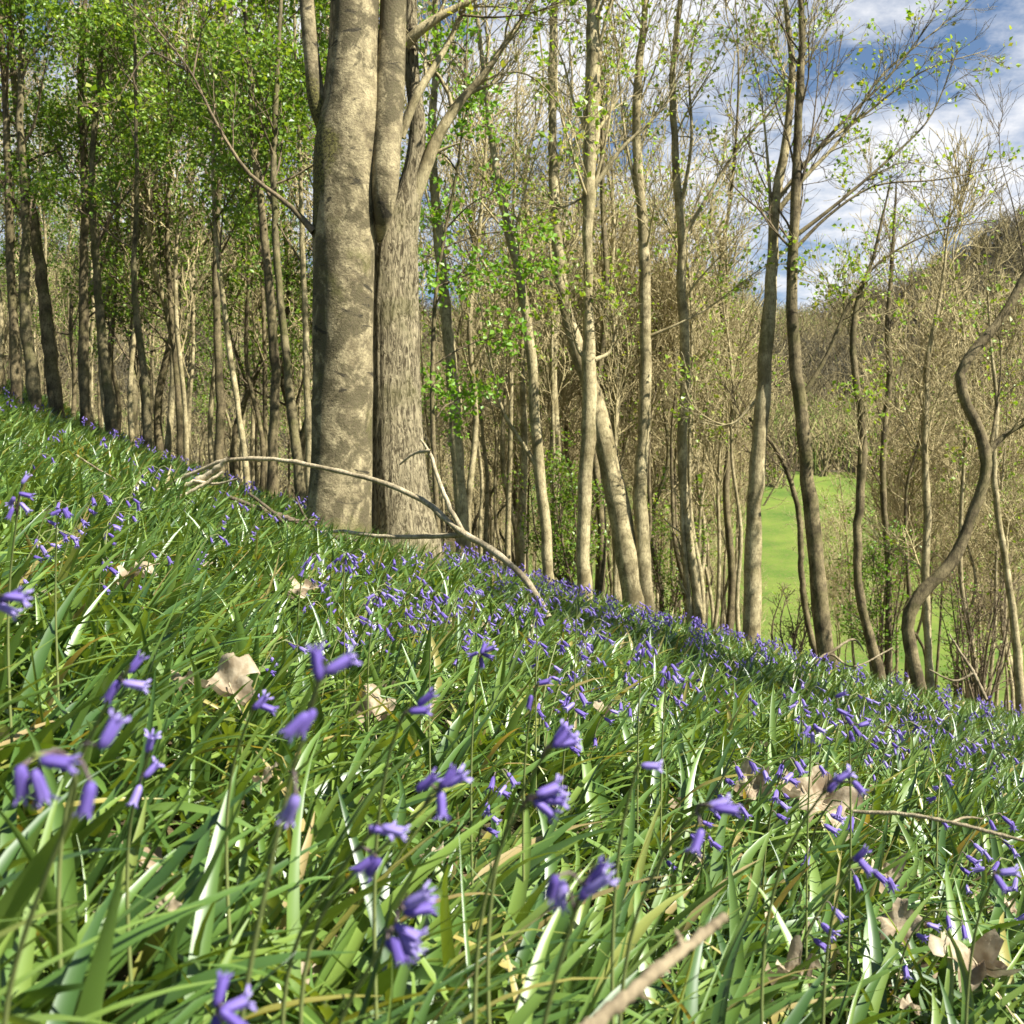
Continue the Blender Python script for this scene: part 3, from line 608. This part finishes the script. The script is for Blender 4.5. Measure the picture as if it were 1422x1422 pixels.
T('thin wavy stem at the right edge beyond the bent tree', [(1418, 985, 14), (1412, 900, 12), (1402, 820, 10), (1388, 730, 9), (1380, 650, 8), (1384, 560, 6), (1376, 480, 4)], 12.5, 32, extend=1., n1=8, t0=.25, L1=1.2, nleaf=80)
T('dark whip-thin stem curving beside the dark-topped tree', [(1137, 925, 11), (1125, 880, 9), (1113, 800, 9), (1110, 720, 8), (1095, 660, 7), (1075, 620, 6), (1040, 580, 4)], 12.6, 33, bark_='bark_mid', bmat='twig_mid', extend=0, n1=4, L1=.8, nleaf=20)
T('dark forked stem standing in the thicket left of the S-bent tree', [(1232, 760, 9), (1226, 680, 9), (1228, 600, 9), (1236, 520, 9), (1232, 450, 7), (1238, 380, 6)], 17., 34, bark_='bark_mid', bmat='twig_mid', extend=1.5, n1=8, L1=1.6)

# --- low leafy growth right of the great pair
rgh = np.random.default_rng(51)
hb = W(612, 860, 10.2); hb[2] = Hf(hb[0], hb[1])
hz = thing('hawthorn_tree', 'fresh bright leafy sprays on a thin stem beside the ridged trunk', 'tree', hb)
st = spline([hb - [0, 0, .1], W(606, 700, 10.2), W(600, 540, 10.2), W(606, 400, 10.2), W(640, 200, 10.2), W(650, 20, 10.2)], 30)
mb = MB(); tubes(mb, st, np.linspace(.03, .008, 30), 8); mb.build('trunk', M['bark_mid'], hz, origin=hb)
fol = MB()
for (px, py, rx, ry, n) in ((635, 555, 52, 38, 420), (640, 380, 60, 40, 320), (715, 375, 55, 32, 260), (705, 465, 45, 25, 170), (620, 60, 45, 60, 300), (655, 140, 45, 70, 330), (620, 300, 35, 40, 160), (600, 210, 30, 50, 160), (735, 320, 35, 25, 90), (690, 265, 28, 20, 60)):
    e = W(px, py, 10.2 + rgh.uniform(-.3, .3)); j = np.abs(st[:, 2] - (e[2] - .25)).argmin()
    tip = e + (e - st[j]) * .4; q = spline([st[j], (st[j] + e) / 2 + [0, 0, .06], e, tip], 10)
    mb = MB(); tubes(mb, q, np.linspace(.010, .003, 10), 5); B2, R2 = spawn(q, np.linspace(.010, .003, 10), 9, rgh, .35, 1, ry / F * 10.2 * 1.8, .7, .2, .5, .6, .003, 5); tubes(mb, B2, R2, 3); mb.build('branch', M['twig_mid'], hz, origin=hb)
    nc = n // 9; cc = e + rgh.normal(size=(nc, 3)) * np.array([rx, (rx + ry) * .5, ry]) / F * 10.2 * .5
    c = np.repeat(cc, 9, 0) + rgh.normal(size=(nc * 9, 3)) * .05
    leaves(fol, c, .055, rgh)
fol.build('foliage', M['leaf_bright'], hz, smooth=False, origin=hb)

# --- shrubs
def shrub(name, label, px, py, top, depth, wpx, seed, lmat, nl, lsz=.045, nst=7):
    rgs = np.random.default_rng(seed); b = W(px, py, depth); b[2] = Hf(b[0], b[1])
    hh = W(px, top, depth)[2] - b[2]; ww = wpx / F * depth
    r = thing(name, label, 'shrub', b); allb = []
    for k in range(nst):
        e = b + np.array([rgs.uniform(-.5, .5) * ww, rgs.uniform(-.4, .4) * ww, hh * rgs.uniform(.75, 1.05)])
        q = spline([b + [rgs.normal(0, .06), rgs.normal(0, .06), -.05], b + (e - b) * .5 + [rgs.normal(0, .1), 0, 0], e], 12)
        mb = MB(); tubes(mb, q, np.linspace(.022, .006, 12), 6); B2, R2 = spawn(q, np.linspace(.022, .006, 12), 11, rgs, .2, 1, ww * .4, .8, .5, .5, .5, .005, 6); tubes(mb, B2, R2, 4)
        B3, R3 = spawn(B2, R2, 4, rgs, .2, 1, ww * .2, .7, .3, .5, .6, .004, 4); tubes(mb, B3, R3, 3); allb.append(B3)
        mb.build('stem', M['twig_mid'], r, origin=b)
    if nl:
        c0 = clump(np.concatenate(allb), rgs, nl // 6, .05); c = np.repeat(c0, 6, 0) + rgs.normal(size=(len(c0) * 6, 3)) * .08
        leaves(MB(), c, lsz, rgs).build('foliage', M[lmat], r, smooth=False, origin=b)
shrub('hawthorn_shrub', 'rounded shrub in fresh green leaf between the crooked stem and S-bent tree', 1222, 940, 720, 17, 130, 61, 'leaf_bright', 2600)
shrub('elder_shrub', 'low green bush behind the S-bent tree over the meadow', 1330, 960, 800, 19, 90, 62, 'leaf_bright', 900)
shrub('bramble_shrub', 'small dark twiggy bush at the meadow edge behind the pale trunk', 1095, 900, 815, 17, 70, 63, 'leaf_pale', 160)
shrub('thorn_shrub', 'leafless brown thorn bush at the right edge under the wavy stem', 1360, 985, 780, 15.5, 120, 64, 'leaf_pale', 60, nst=10)
shrub('holly_shrub', 'deep green bush glimpsed between the bowed tree and the leaning trunk', 790, 830, 640, 15, 120, 65, 'leaf', 2600, .05)
shrub('hazel_shrub', 'dim green bush low behind the leaning trunk foot', 925, 870, 730, 19, 110, 66, 'leaf', 1500, .05)

# --- the leafy wood on the left: hand-placed trunks
leafy = dict(n1=10, t0=.35, L1=1.9, ang=.8, up=.5, n2=6, L2=.8, n3=3, L3=.35, nleaf=3900, lsz=.056, lspread=.10, lmat='leaf', bmat='twig_mid', merged=False)
LEFT = [
 ('leftmost dark trunk of the leafy wood', [(24, 590, 20), (20, 480, 17), (14, 350, 15), (10, 200, 13), (4, 80, 11), (0, 0, 9)], 14., 'bark_mid'),
 ('dark mossy trunk bulging at its foot, second in the leafy wood', [(52, 590, 28), (44, 520, 24), (34, 420, 20), (36, 300, 16), (28, 180, 13), (30, 60, 10)], 13.5, 'bark_mossy'),
 ('broad brown trunk leaning left in the leafy wood', [(84, 605, 30), (74, 530, 27), (62, 420, 24), (50, 330, 20), (30, 200, 15), (16, 60, 11)], 14.5, 'bark_mid'),
 ('dark upright trunk with a fork high up, before the mossy post-like one', [(118, 610, 23), (117, 520, 20), (116, 400, 17), (118, 250, 15), (112, 120, 12), (118, 0, 9)], 14.5, 'bark_mid'),
 ('greenish mossy trunk standing like a post at the shade edge', [(158, 622, 24), (152, 560, 21), (142, 480, 18), (134, 380, 15), (128, 240, 12), (140, 80, 9)], 14., 'bark_mossy'),
 ('wavy dark trunk splitting into a wide low fork in the left wood', [(205, 640, 20), (203, 560, 16), (196, 480, 15), (190, 440, 13), (186, 380, 11), (190, 280, 9), (188, 120, 7)], 13.5, 'bark_mossy'),
 ('thin pale stem leaning right in the left wood', [(343, 672, 12), (334, 590, 11), (322, 510, 11), (308, 400, 10), (300, 330, 9), (296, 220, 7), (300, 100, 6)], 12.5, 'bark_pale'),
 ('brown stem with low green sprays in the middle of the left wood', [(304, 650, 20), (306, 560, 17), (302, 470, 15), (300, 360, 12), (306, 230, 10), (310, 80, 8)], 15., 'bark_mid'),
 ('tall black-looking trunk rising beside the great pair', [(376, 690, 21), (380, 600, 19), (382, 500, 19), (374, 400, 17), (362, 280, 14), (350, 170, 12), (345, 60, 10), (335, -20, 8)], 11.5, 'bark_mid'),
 ('mossy-footed trunk with a pale kink, nearest left of the great pair', [(418, 705, 22), (412, 630, 19), (404, 560, 18), (398, 500, 16), (386, 380, 14), (380, 240, 12), (385, 100, 10), (390, 0, 8)], 11., 'bark_mossy'),
 ('thin grey stem half hidden by the great left trunk', [(430, 700, 14), (428, 600, 13), (425, 480, 12), (420, 350, 10), (416, 200, 8), (410, 60, 6)], 12.5, 'bark_pale'),
 ('slim shaded stem deep between the wavy fork and the brown stem', [(250, 652, 13), (248, 560, 12), (240, 460, 10), (232, 330, 9), (238, 180, 7), (230, 40, 5)], 16., 'bark_mid'),
]
for k, (lab, pts, dp, bk) in enumerate(LEFT): tree_px('sycamore_tree', lab, [(a, b, c * .74) for a, b, c in pts], dp, 100 + k, bark_=bk, extend=2., **leafy)

# --- a tree just outside the frame, downhill on the sun's side: its crown throws the dappled shade across the middle of the slope
rgo = np.random.default_rng(300); b = np.array([5.7, 3.6, Hf(5.7, 3.6)])
q = spline([[0, 0, -.2, .13], [.05, .05, 1.5, .11], [-.05, .1, 3.5, .09], [.1, 0, 6, .06], [.1, .1, 9, .02]], 30); P, R = q[:, :3] + b, q[:, 3]
tr = thing('ash_tree', 'half-leafed tree standing downhill outside the right of the view', 'tree', b)
mb = MB(); tubes(mb, P, R, 10); mb.build('trunk', M['bark_pale'], tr, origin=b)
grow(tr, b, P, R, rgo, n1=18, t0=.5, L1=2.3, ang=.8, up=.4, n2=7, L2=.9, n3=4, L3=.4, nleaf=5500, lsz=.07, lspread=.09, lmat='leaf', bmat='twig_pale')

# --- repeats of the wood: leafy young trees and bare saplings
def proto_tree(name, h, r0, seed, cat='tree', bark_='bark_pale', lean=.25, wig=.09, **gk):
    rgp = np.random.default_rng(seed)
    root = thing(name, None, cat, (0, 0, 0)); n = 30
    q = [[0, 0, -.3, r0 * 1.15]]
    a = rgp.uniform(0, 6.28)
    for s in np.linspace(.1, 1, 7): q.append([rgp.normal(0, wig) * h * .25 * s + lean * s * math.cos(a), rgp.normal(0, wig) * h * .25 + lean * s * math.sin(a), h * s, r0 * (1.02 - .9 * s)])
    S = spline(q, n); P, R = S[:, :3], np.maximum(S[:, 3], .006)
    mb = MB(); tubes(mb, P, R, 8); mb.build('trunk', M[bark_], root)
    grow(root, np.zeros(3), P, R, rgp, merged=True, **gk)
    return root
def plant(protos, spots, label, group, cat, rgp, sc=(.8, 1.2)):
    used = set()
    for (x, y) in spots:
        k = int(rgp.integers(0, len(protos))); rz = rgp.uniform(0, 6.28); s = rgp.uniform(*sc); loc = (x, y, Hf(x, y))
        if id(protos[k]) not in used:
            o = protos[k]; used.add(id(o)); o.location = loc; o.rotation_euler = (0, 0, rz); o.scale = (s, s, s); tag(o, label, cat, group)
        else: dup(protos[k], loc, rz, s, label, group, cat)
rgp = np.random.default_rng(77)
def spots_px(n, px0, px1, y0, y1, ok=None, gap=.5):
    out = []; tries = 0
    while len(out) < n and tries < 6000:
        tries += 1
        y = math.exp(rgp.uniform(math.log(y0), math.log(y1))); px = rgp.uniform(px0, px1); x = (px - CX) / F * y
        if ok and not ok(px, y): continue
        if all((x - a) ** 2 + (y - b) ** 2 > gap * gap for a, b in out): out.append((x, y))
    return out
lp = [proto_tree('maple_tree', rgp.uniform(8, 11), rgp.uniform(.045, .085), 200 + k, bark_=['bark_mid', 'bark_mossy', 'bark_pale'][k % 3], n1=20, t0=.22, L1=1.9, ang=.85, up=.5, n2=6, L2=.8, n3=3, L3=.35, nleaf=3100, lsz=.062, lspread=.13, lmat='leaf', bmat='twig_mid', rmin=.005) for k in range(5)]
plant(lp, spots_px(34, -60, 560, 16, 42), 'leafy young tree packed deep in the wood left of the great trunks', 'leafy trees deep in the left wood', 'tree', rgp)
thin = [proto_tree('birch_tree', rgp.uniform(8, 12), rgp.uniform(.03, .06), 220 + k, bark_=['bark_pale', 'bark_mid'][k % 2], wig=.04, n1=18, t0=.2, L1=1.6, ang=.6, up=.8, n2=6, L2=.8, n3=3, L3=.4, nleaf=250, lsz=.06, lspread=.1, lmat='leaf_pale', bmat='twig_pale', rmin=.006) for k in range(5)]
plant(thin, spots_px(75, -40, 560, 15.5, 55), 'thin pale-barked stem crowded among the trunks of the left wood', 'thin pale stems in the left wood', 'tree', rgp)
mid = [proto_tree('alder_tree', rgp.uniform(8, 11), rgp.uniform(.05, .075), 240 + k, bark_=['bark_pale', 'bark_mid', 'bark_mossy'][k % 3], wig=.05, n1=12, t0=.3, L1=1.9, ang=.5, up=.8, n2=6, L2=.9, n3=3, L3=.45, nleaf=300, lsz=.06, lspread=.1, lmat='leaf_pale', bmat='twig_pale', rmin=.006) for k in range(5)]
plant(mid, spots_px(20, 600, 1010, 14.5, 40), 'tall bare thin tree crowding behind the slender trees of the centre', 'bare trees behind the centre', 'tree', rgp)
sap = [proto_tree('hazel_tree', rgp.uniform(6.5, 9.5), rgp.uniform(.035, .06), 260 + k, bark_=['bark_pale', 'bark_mid'][k % 2], lean=.8, n1=22, t0=.46, L1=2.8, ang=.7, up=.9, n2=9, L2=1.3, n3=4, L3=.6, nleaf=160, lsz=.06, lspread=.1, lmat='leaf_pale', bmat='twig_pale', rmin=.0055) for k in range(6)]
plant(sap, spots_px(95, 640, 1520, 17, 48, lambda px, y: not (1035 < px < 1190 and y < 40) and not (px > 1190 and y < 22)), 'whippy bare sapling in the brown thicket below the crest', 'bare saplings of the thicket', 'tree', rgp, (.75, 1.15))

pole = [proto_tree('willow_tree', rgp.uniform(6.5, 9), rgp.uniform(.03, .05), 280 + k, bark_='bark_pale', lean=.5, wig=.035, n1=10, t0=.35, L1=1.7, ang=.4, up=.9, n2=6, L2=1.0, n3=3, L3=.55, nleaf=220, lsz=.06, lspread=.08, lmat='leaf_pale', bmat='twig_pale', rmin=.0055) for k in range(5)]
plant(pole, spots_px(48, 590, 1460, 14.5, 34, lambda px, y: not (1050 < px < 1125) and not (1125 < px < 1340 and y < 30), .35), 'slim straight pale pole of a tree in the screen of stems beyond the crest', 'slim pale poles beyond the crest', 'tree', rgp)

# --- far hillside wood: one mass
fw = MB(); rgf = np.random.default_rng(90); n = 5200
y = rgf.uniform(100, 350, n); u = rgf.uniform(-.75, .75, n); x = u * y
m = (y > 132) | ((u < -.02)) | (rgf.uniform(0, 1, n) < .02); x, y = x[m], y[m]; z = H(x, y); n = len(x)
for k in range(12):
    hgt = rgf.uniform(3.5, 9, n); b = np.stack([x + rgf.normal(0, .6, n), y + rgf.normal(0, .6, n), z - .3], -1)
    dr = np.stack([rgf.normal(0, .22, n), rgf.normal(0, .22, n), np.ones(n)], -1); dr2 = dr + rgf.normal(0, .25, (n, 3)) * [1, 1, 0]
    P = np.stack([b, b + dr * hgt[:, None] * .5, b + dr2 * hgt[:, None]], 1); R = np.stack([np.full(n, .13), np.full(n, .09), np.full(n, .03)], 1)
    tubes(fw, P, R, 3, np.clip(.50 - .42 * sstep(45, 90, z) + .28 * np.sin(x * .05 + 1.5 * np.sin(y * .04)) + rgf.normal(0, .2, n), 0, 1))
nb = 24
for k in range(nb):
    hgt = rgf.uniform(2, 8, n); b = np.stack([x, y, z + hgt], -1) + rgf.normal(0, .9, (n, 3)) * [1.3, 1.3, .8]
    d = nrm(rgf.normal(size=(n, 3)) + [0, 0, .8]) * rgf.uniform(.7, 2., n)[:, None]
    tubes(fw, np.stack([b, b + d], 1), np.stack([np.full(n, .06), np.full(n, .03)], 1), 3, np.clip(.50 - .42 * sstep(45, 90, z) + .28 * np.sin(x * .05 + 1.5 * np.sin(y * .04)) + rgf.normal(0, .25, n), 0, 1))
tag(fw.build('hillside_wood', M['far_twig']), 'brown leafless wood covering the far hillside', kind='stuff')

# --- fence posts at the foot of the meadow
for k, (px, d, lab) in enumerate(((1171, 30, 'weathered fence post at the meadow edge right of the dark-topped tree'), (1396, 30, 'weathered fence post at the meadow edge near the right side'))):
    b = W(px, 900, d); b[2] = Hf(b[0], b[1]); p = thing('fence_post', lab, 'post', b)
    mb = MB(); tubes(mb, np.array([[0, 0, -.3], [.01, 0, .6], [.02, 0, 1.25], [.02, 0, 1.3]]), np.array([.07, .065, .06, .01]), 8); mb.build('post', M['post'], p)
    mb = MB(); tubes(mb, np.array([[.02, -.075, .95], [.02, -.085, 1.0], [.02, -.075, 1.05]]), np.array([.01, .012, .01]), 5); mb.build('staple', M['post'], p)

# ------------------------------------------------------------------ fallen wood
rgw = np.random.default_rng(41)
def stick_px(name, label, main, sides, mat, cat='branch', nt=0, group=None):
    P = np.array([[*W(px, py, d), w * .8 / 2 / F * d] for (px, py, w, d) in main]); S = spline(P, 40)
    S[1:-1, :3] += rgw.normal(0, .03, (38, 3)) * S[1:-1, 3:4] * 4
    base = S[0, :3].copy() if S[0, 2] < S[-1, 2] else S[-1, :3].copy()
    r = thing(name, label, cat, base, group)
    mb = MB(); tubes(mb, S[:, :3], S[:, 3] * (1 + rgw.normal(0, .10, 40)), 10); mb.build('stem', M[mat], r, origin=base)
    for sd in sides:
        Q = spline(np.array([[*W(px, py, d), w / 2 / F * d] for (px, py, w, d) in sd]), 20); Q[1:-1, :3] += rgw.normal(0, .03, (18, 3)) * Q[1:-1, 3:4] * 4
        mb = MB(); tubes(mb, Q[:, :3], Q[:, 3], 7); mb.build('side_branch', M[mat], r, origin=base)
    return r
stick_px('fallen_branch', 'long dead branch arching in front of the great trunks down to the bluebells', [(205, 688, 5, 6.9), (262, 660, 7, 6.8), (312, 640, 8, 6.7), (380, 638, 8, 6.6), (450, 650, 8.5, 6.45), (530, 670, 9, 6.3), (590, 697, 10, 6.2), (640, 738, 12, 6.05), (690, 768, 12, 5.9), (728, 802, 12, 5.75), (762, 858, 12, 5.6)],
  [[(644, 742, 8, 6.05), (600, 745, 7, 6.2), (520, 744, 6, 6.35), (462, 738, 5, 6.5), (425, 742, 3, 6.6)], [(645, 742, 8, 6.05), (625, 705, 7, 6.1), (607, 660, 6, 6.15), (596, 628, 5, 6.2), (584, 610, 3, 6.2)], [(598, 626, 5, 6.18), (575, 630, 4, 6.25), (555, 645, 3, 6.3)]], 'stick_pale')
stick_px('fallen_branch', 'thick pale dead limb end lying left of the great trunks', [(195, 692, 6, 6.7), (240, 680, 10, 6.6), (285, 662, 11, 6.55), (318, 636, 8, 6.5)], [[(270, 668, 6, 6.55), (300, 672, 4, 6.5), (330, 665, 3, 6.4)], [(225, 700, 4, 6.5), (270, 680, 5, 6.5), (310, 655, 4, 6.5)]], 'stick_pale')
stick_px('fallen_branch', 'dark dead branch on the ground against the foot of the smooth trunk', [(318, 690, 7, 6.6), (360, 706, 9, 6.7), (405, 722, 9, 6.8), (440, 740, 9, 6.8), (500, 752, 6, 6.9)], [[(345, 685, 4, 6.6), (380, 712, 5, 6.6), (425, 760, 4, 6.4)], [(330, 712, 3, 6.5), (390, 722, 4, 6.6), (440, 722, 3, 6.7)], [(410, 690, 3, 6.7), (425, 720, 4, 6.75), (455, 748, 3, 6.7)]], 'stick_dark')
stick_px('fallen_twig', 'thin broken twig poking from the grass left of the dead limb', [(28, 612, 2.5, 6.), (52, 628, 3.5, 5.9), (72, 652, 3, 5.8)], [[(106, 632, 3, 6.), (130, 648, 3, 5.9), (165, 668, 2.5, 5.8)]], 'stick', 'twig')
stick_px('fallen_stick', 'knobbly dead stick pointing out of the bottom edge', [(800, 1445, 31, .44), (860, 1392, 27, .47), (915, 1345, 24, .5), (960, 1310, 21, .53), (1005, 1274, 17, .57)], [[(948, 1320, 10, .52), (944, 1303, 8, .525), (938, 1292, 5, .53)], [(880, 1375, 12, .485), (893, 1384, 8, .485), (902, 1388, 5, .485)]], 'stick', 'stick')
stick_px('fallen_twig', 'long thin brown twig lying right of the big dead leaf', [(1185, 1127, 6, 1.25), (1250, 1130, 7, 1.22), (1320, 1142, 6.5, 1.18), (1400, 1162, 6, 1.15), (1440, 1172, 5, 1.13)], [[(1322, 1142, 4, 1.18), (1345, 1135, 3, 1.2), (1365, 1137, 2, 1.2)]], 'stick', 'twig')
stick_px('fallen_twig', 'pale forked twig leaning out of the bluebells below the meadow', [(1370, 972, 6, 9.5), (1352, 935, 6, 9.6), (1330, 900, 4, 9.7), (1318, 880, 3, 9.7)], [[(1352, 935, 4, 9.6), (1330, 945, 3, 9.6), (1290, 930, 2.5, 9.6)]], 'stick', 'twig')
stick_px('fallen_twig', 'slanting pale twig propped at the foot of the dark-topped tree', [(1118, 935, 4, 10.8), (1150, 908, 5, 10.9), (1180, 925, 3, 11.), (1240, 900, 3, 11.1)], [[(1150, 908, 4, 10.9), (1190, 890, 3, 11.), (1200, 905, 2, 11.)]], 'stick', 'twig')

# ------------------------------------------------------------------ dead leaves
def dead_leaf(label, px, py, wpx, seed, lift=.13, curl=1., rot=None, stand=.3):
    rgl = np.random.default_rng(seed); p = hit(px, py, lift + .05); size = wpx / F * p[1] * .43
    na, nr = 40, 7; th = np.linspace(0, 2 * np.pi, na, endpoint=False)
    edge = .50 + .42 * np.abs(np.cos(2.5 * (th - np.pi / 2))) ** 1.3 + .05 * np.sin(17 * th + rgl.uniform(0, 6)) + rgl.normal(0, .045, na)
    ph = rgl.uniform(0, 6.28, 6); V = []
    for r in np.linspace(0.03, 1, nr):
        R = edge * r; X, Y = R * np.cos(th), R * np.sin(th)
        Z = 1.35 * curl * (.35 * np.sin(2.2 * X + ph[0]) * np.cos(1.9 * Y + ph[1]) + .13 * np.sin(5 * X + ph[2] + 2 * Y) + .10 * np.sin(9 * Y + ph[3]) * r + .07 * np.sin(13 * X + ph[5] + 4 * Y) * r) + .4 * curl * r ** 3 * np.maximum(0, np.sin(th + ph[4])) + .05 * np.abs(np.sin(2.5 * (th - np.pi / 2))) * r
        V.append(np.stack([X, Y, Z], -1))
    V = np.stack(V) * size
    rx = Matrix.Rotation(rgl.uniform(-.3, .3) + stand, 3, 'X') ; rz = Matrix.Rotation(rgl.uniform(0, 6.28) if rot is None else rot, 3, 'Z'); mt = np.array(rx @ rz)
    V = V @ mt.T
    k = np.arange(nr - 1)[:, None] * na; s = np.arange(na)[None]; s2 = (s + 1) % na
    o = thing('dead_leaf', label, 'leaf', p)
    MB().add(V, np.stack([k + s, k + s2, k + na + s2, k + na + s], -1)).build('blade', M['dead'], o)
    st = spline([np.array([0, -.03, 0.01]) * size, np.array([.05, -.8, -.05]) * size, np.array([.15, -1.4, -.25]) * size], 8) @ mt.T
    mb = MB(); tubes(mb, st, np.linspace(.0011, .0008, 8) * (1 + size * 4), 5); mb.build('stalk', M['stick'], o)
for a in (('pale crumpled dead leaf lying open at left of the slope', 318, 948, 120, 1, .16, .8, 0.4, .75), ('small tan leaf scrap touching the pale crumpled leaf', 258, 942, 50, 2, .15), ('curled brown dead leaf among tall leaves at upper left', 188, 795, 70, 3, .14), ('pale upright dead leaf below the great trunks', 420, 818, 55, 4, .15, 1., None, .9),
          ('torn brown dead leaf left of the tall hooked bluebell', 518, 985, 85, 5, .12, 1.2, None, .8), ('dull brown leaf half buried beside the tall straight stem', 365, 1078, 60, 6, .12), ('large folded dead leaf, the biggest at right', 1140, 1115, 150, 7, .15, 1., 1., .6), ('ragged brown leaf against the left of the big folded one', 1045, 1090, 70, 8, .14, 1.2, None, .8),
          ('brown leaf scrap below the big folded dead leaf', 1228, 1215, 85, 9, .1), ('broad papery dead leaf near the lower right corner', 1348, 1328, 150, 10, .13, .9, .2, .7), ('curled dead leaf with a dark hollow beside the stick', 1102, 1345, 95, 11, .13, 1.6, None, .7), ('flattened tan leaf between the curled and the papery ones', 1245, 1288, 80, 12, .1),
          ('little brown leaf curl in the middle distance', 838, 985, 38, 13, .14), ('small leaf fragment at the right edge above the papery leaf', 1400, 1262, 50, 14, .1), ('brown leaf shred low at left by the bottom stems', 232, 1262, 50, 15, .1), ('brown shred in shadow right of the ladder-belled flower', 608, 1185, 42, 16, .1), ('dry leaf tip just above the bottom right edge', 1262, 1400, 50, 17, .1)):
    dead_leaf(*a)
lit = MB(); n = 900; yy = rng.uniform(.4, 9, n); xx = rng.uniform(-.5, .55, n) * (yy + .3)
for (cx, cy, cr) in BARE: xx = np.r_[xx, rng.normal(cx, cr * .7, 26)]; yy = np.r_[yy, rng.normal(cy, cr * .7, 26)]
n = len(xx); c = np.stack([xx, yy, H(xx, yy) + rng.uniform(.01, .08, n)], -1); leaves(lit, c, .055, rng, 1.2)
tag(lit.build('leaf_litter', M['dead'], smooth=False), 'brown leaf litter under the bluebell leaves', kind='stuff')

# ------------------------------------------------------------------ sky, sun, camera
SUN_AZ, SUN_EL = math.radians(60), math.radians(48)     # azimuth: from straight behind the camera round to its right
sd = Vector((math.sin(SUN_AZ) * math.cos(SUN_EL), -math.cos(SUN_AZ) * math.cos(SUN_EL), math.sin(SUN_EL)))
sun = bpy.data.lights.new('sun', 'SUN'); sun.energy = 5.0; sun.angle = math.radians(.53); sun.color = (1, .965, .885)
so = link('sun', sun); so.rotation_euler = sd.to_track_quat('Z', 'Y').to_euler()
w = bpy.data.worlds.new('World'); SC.world = w; w.use_nodes = True; nt = w.node_tree; nt.nodes.clear()
def wn(typ, **kw):
    n = nt.nodes.new(typ)
    for k, v in kw.items(): setattr(n, k, v)
    return n
L = nt.links.new
sky = wn('ShaderNodeTexSky', sky_type='NISHITA', sun_disc=False, sun_elevation=SUN_EL, sun_rotation=math.atan2(sd.x, sd.y), ozone_density=3., dust_density=.3)
tc = wn('ShaderNodeTexCoord'); sx = wn('ShaderNodeSeparateXYZ'); L(tc.outputs['Generated'], sx.inputs[0])
ad = wn('ShaderNodeMath', operation='ADD'); L(sx.outputs[2], ad.inputs[0]); ad.inputs[1].default_value = .12
mxm = wn('ShaderNodeMath', operation='MAXIMUM'); L(ad.outputs[0], mxm.inputs[0]); mxm.inputs[1].default_value = .06
dv = []
for k in (0, 1):
    d = wn('ShaderNodeMath', operation='DIVIDE'); L(sx.outputs[k], d.inputs[0]); L(mxm.outputs[0], d.inputs[1]); dv.append(d)
cb = wn('ShaderNodeCombineXYZ'); L(dv[0].outputs[0], cb.inputs[0]); L(dv[1].outputs[0], cb.inputs[1]); cb.inputs[2].default_value = 3.7
nz = wn('ShaderNodeTexNoise'); L(cb.outputs[0], nz.inputs['Vector']); nz.inputs['Scale'].default_value = 1.9; nz.inputs['Detail'].default_value = 8; nz.inputs['Roughness'].default_value = .64
rp = wn('ShaderNodeValToRGB'); L(nz.outputs['Fac'], rp.inputs[0]); rp.color_ramp.elements[0].position = .40; rp.color_ramp.elements[1].position = .56
bank = wn('ShaderNodeMapRange', interpolation_type='SMOOTHSTEP'); L(sx.outputs[1], bank.inputs[0]); bank.inputs[1].default_value = -.1; bank.inputs[2].default_value = .5
low = wn('ShaderNodeMapRange', interpolation_type='SMOOTHSTEP'); L(sx.outputs[2], low.inputs[0]); low.inputs[1].default_value = .75; low.inputs[2].default_value = .4
m1 = wn('ShaderNodeMath', operation='MULTIPLY'); L(bank.outputs[0], m1.inputs[0]); L(low.outputs[0], m1.inputs[1])   # a bank of cumulus low over the far hills
m2 = wn('ShaderNodeMath', operation='MULTIPLY'); L(rp.outputs[0], m2.inputs[0]); L(m1.outputs[0], m2.inputs[1])
mx = wn('ShaderNodeMix', data_type='RGBA'); L(m2.outputs[0], mx.inputs[0]); L(sky.outputs[0], mx.inputs[6]); mx.inputs[7].default_value = (7.6, 7.7, 8.0, 1)
bg = wn('ShaderNodeBackground'); L(mx.outputs[2], bg.inputs[0]); bg.inputs[1].default_value = .05
wo = wn('ShaderNodeOutputWorld'); L(bg.outputs[0], wo.inputs[0])

cam = bpy.data.cameras.new('camera'); cam.sensor_width = 36; cam.lens = 36 * F / 1422; cam.clip_start = .02; cam.clip_end = 3000
cam.dof.use_dof = True; cam.dof.focus_distance = 2.8; cam.dof.aperture_fstop = cam.lens / 2.9
co = link('camera', cam); co.rotation_euler = (math.radians(90), 0, 0); SC.camera = co
SC.view_settings.view_transform = 'Standard'; SC.view_settings.look = 'None'; SC.view_settings.gamma = 1; SC.view_settings.exposure = 1.4
SC.cycles.max_bounces = 6; SC.cycles.diffuse_bounces = 2; SC.cycles.glossy_bounces = 2; SC.cycles.transmission_bounces = 3
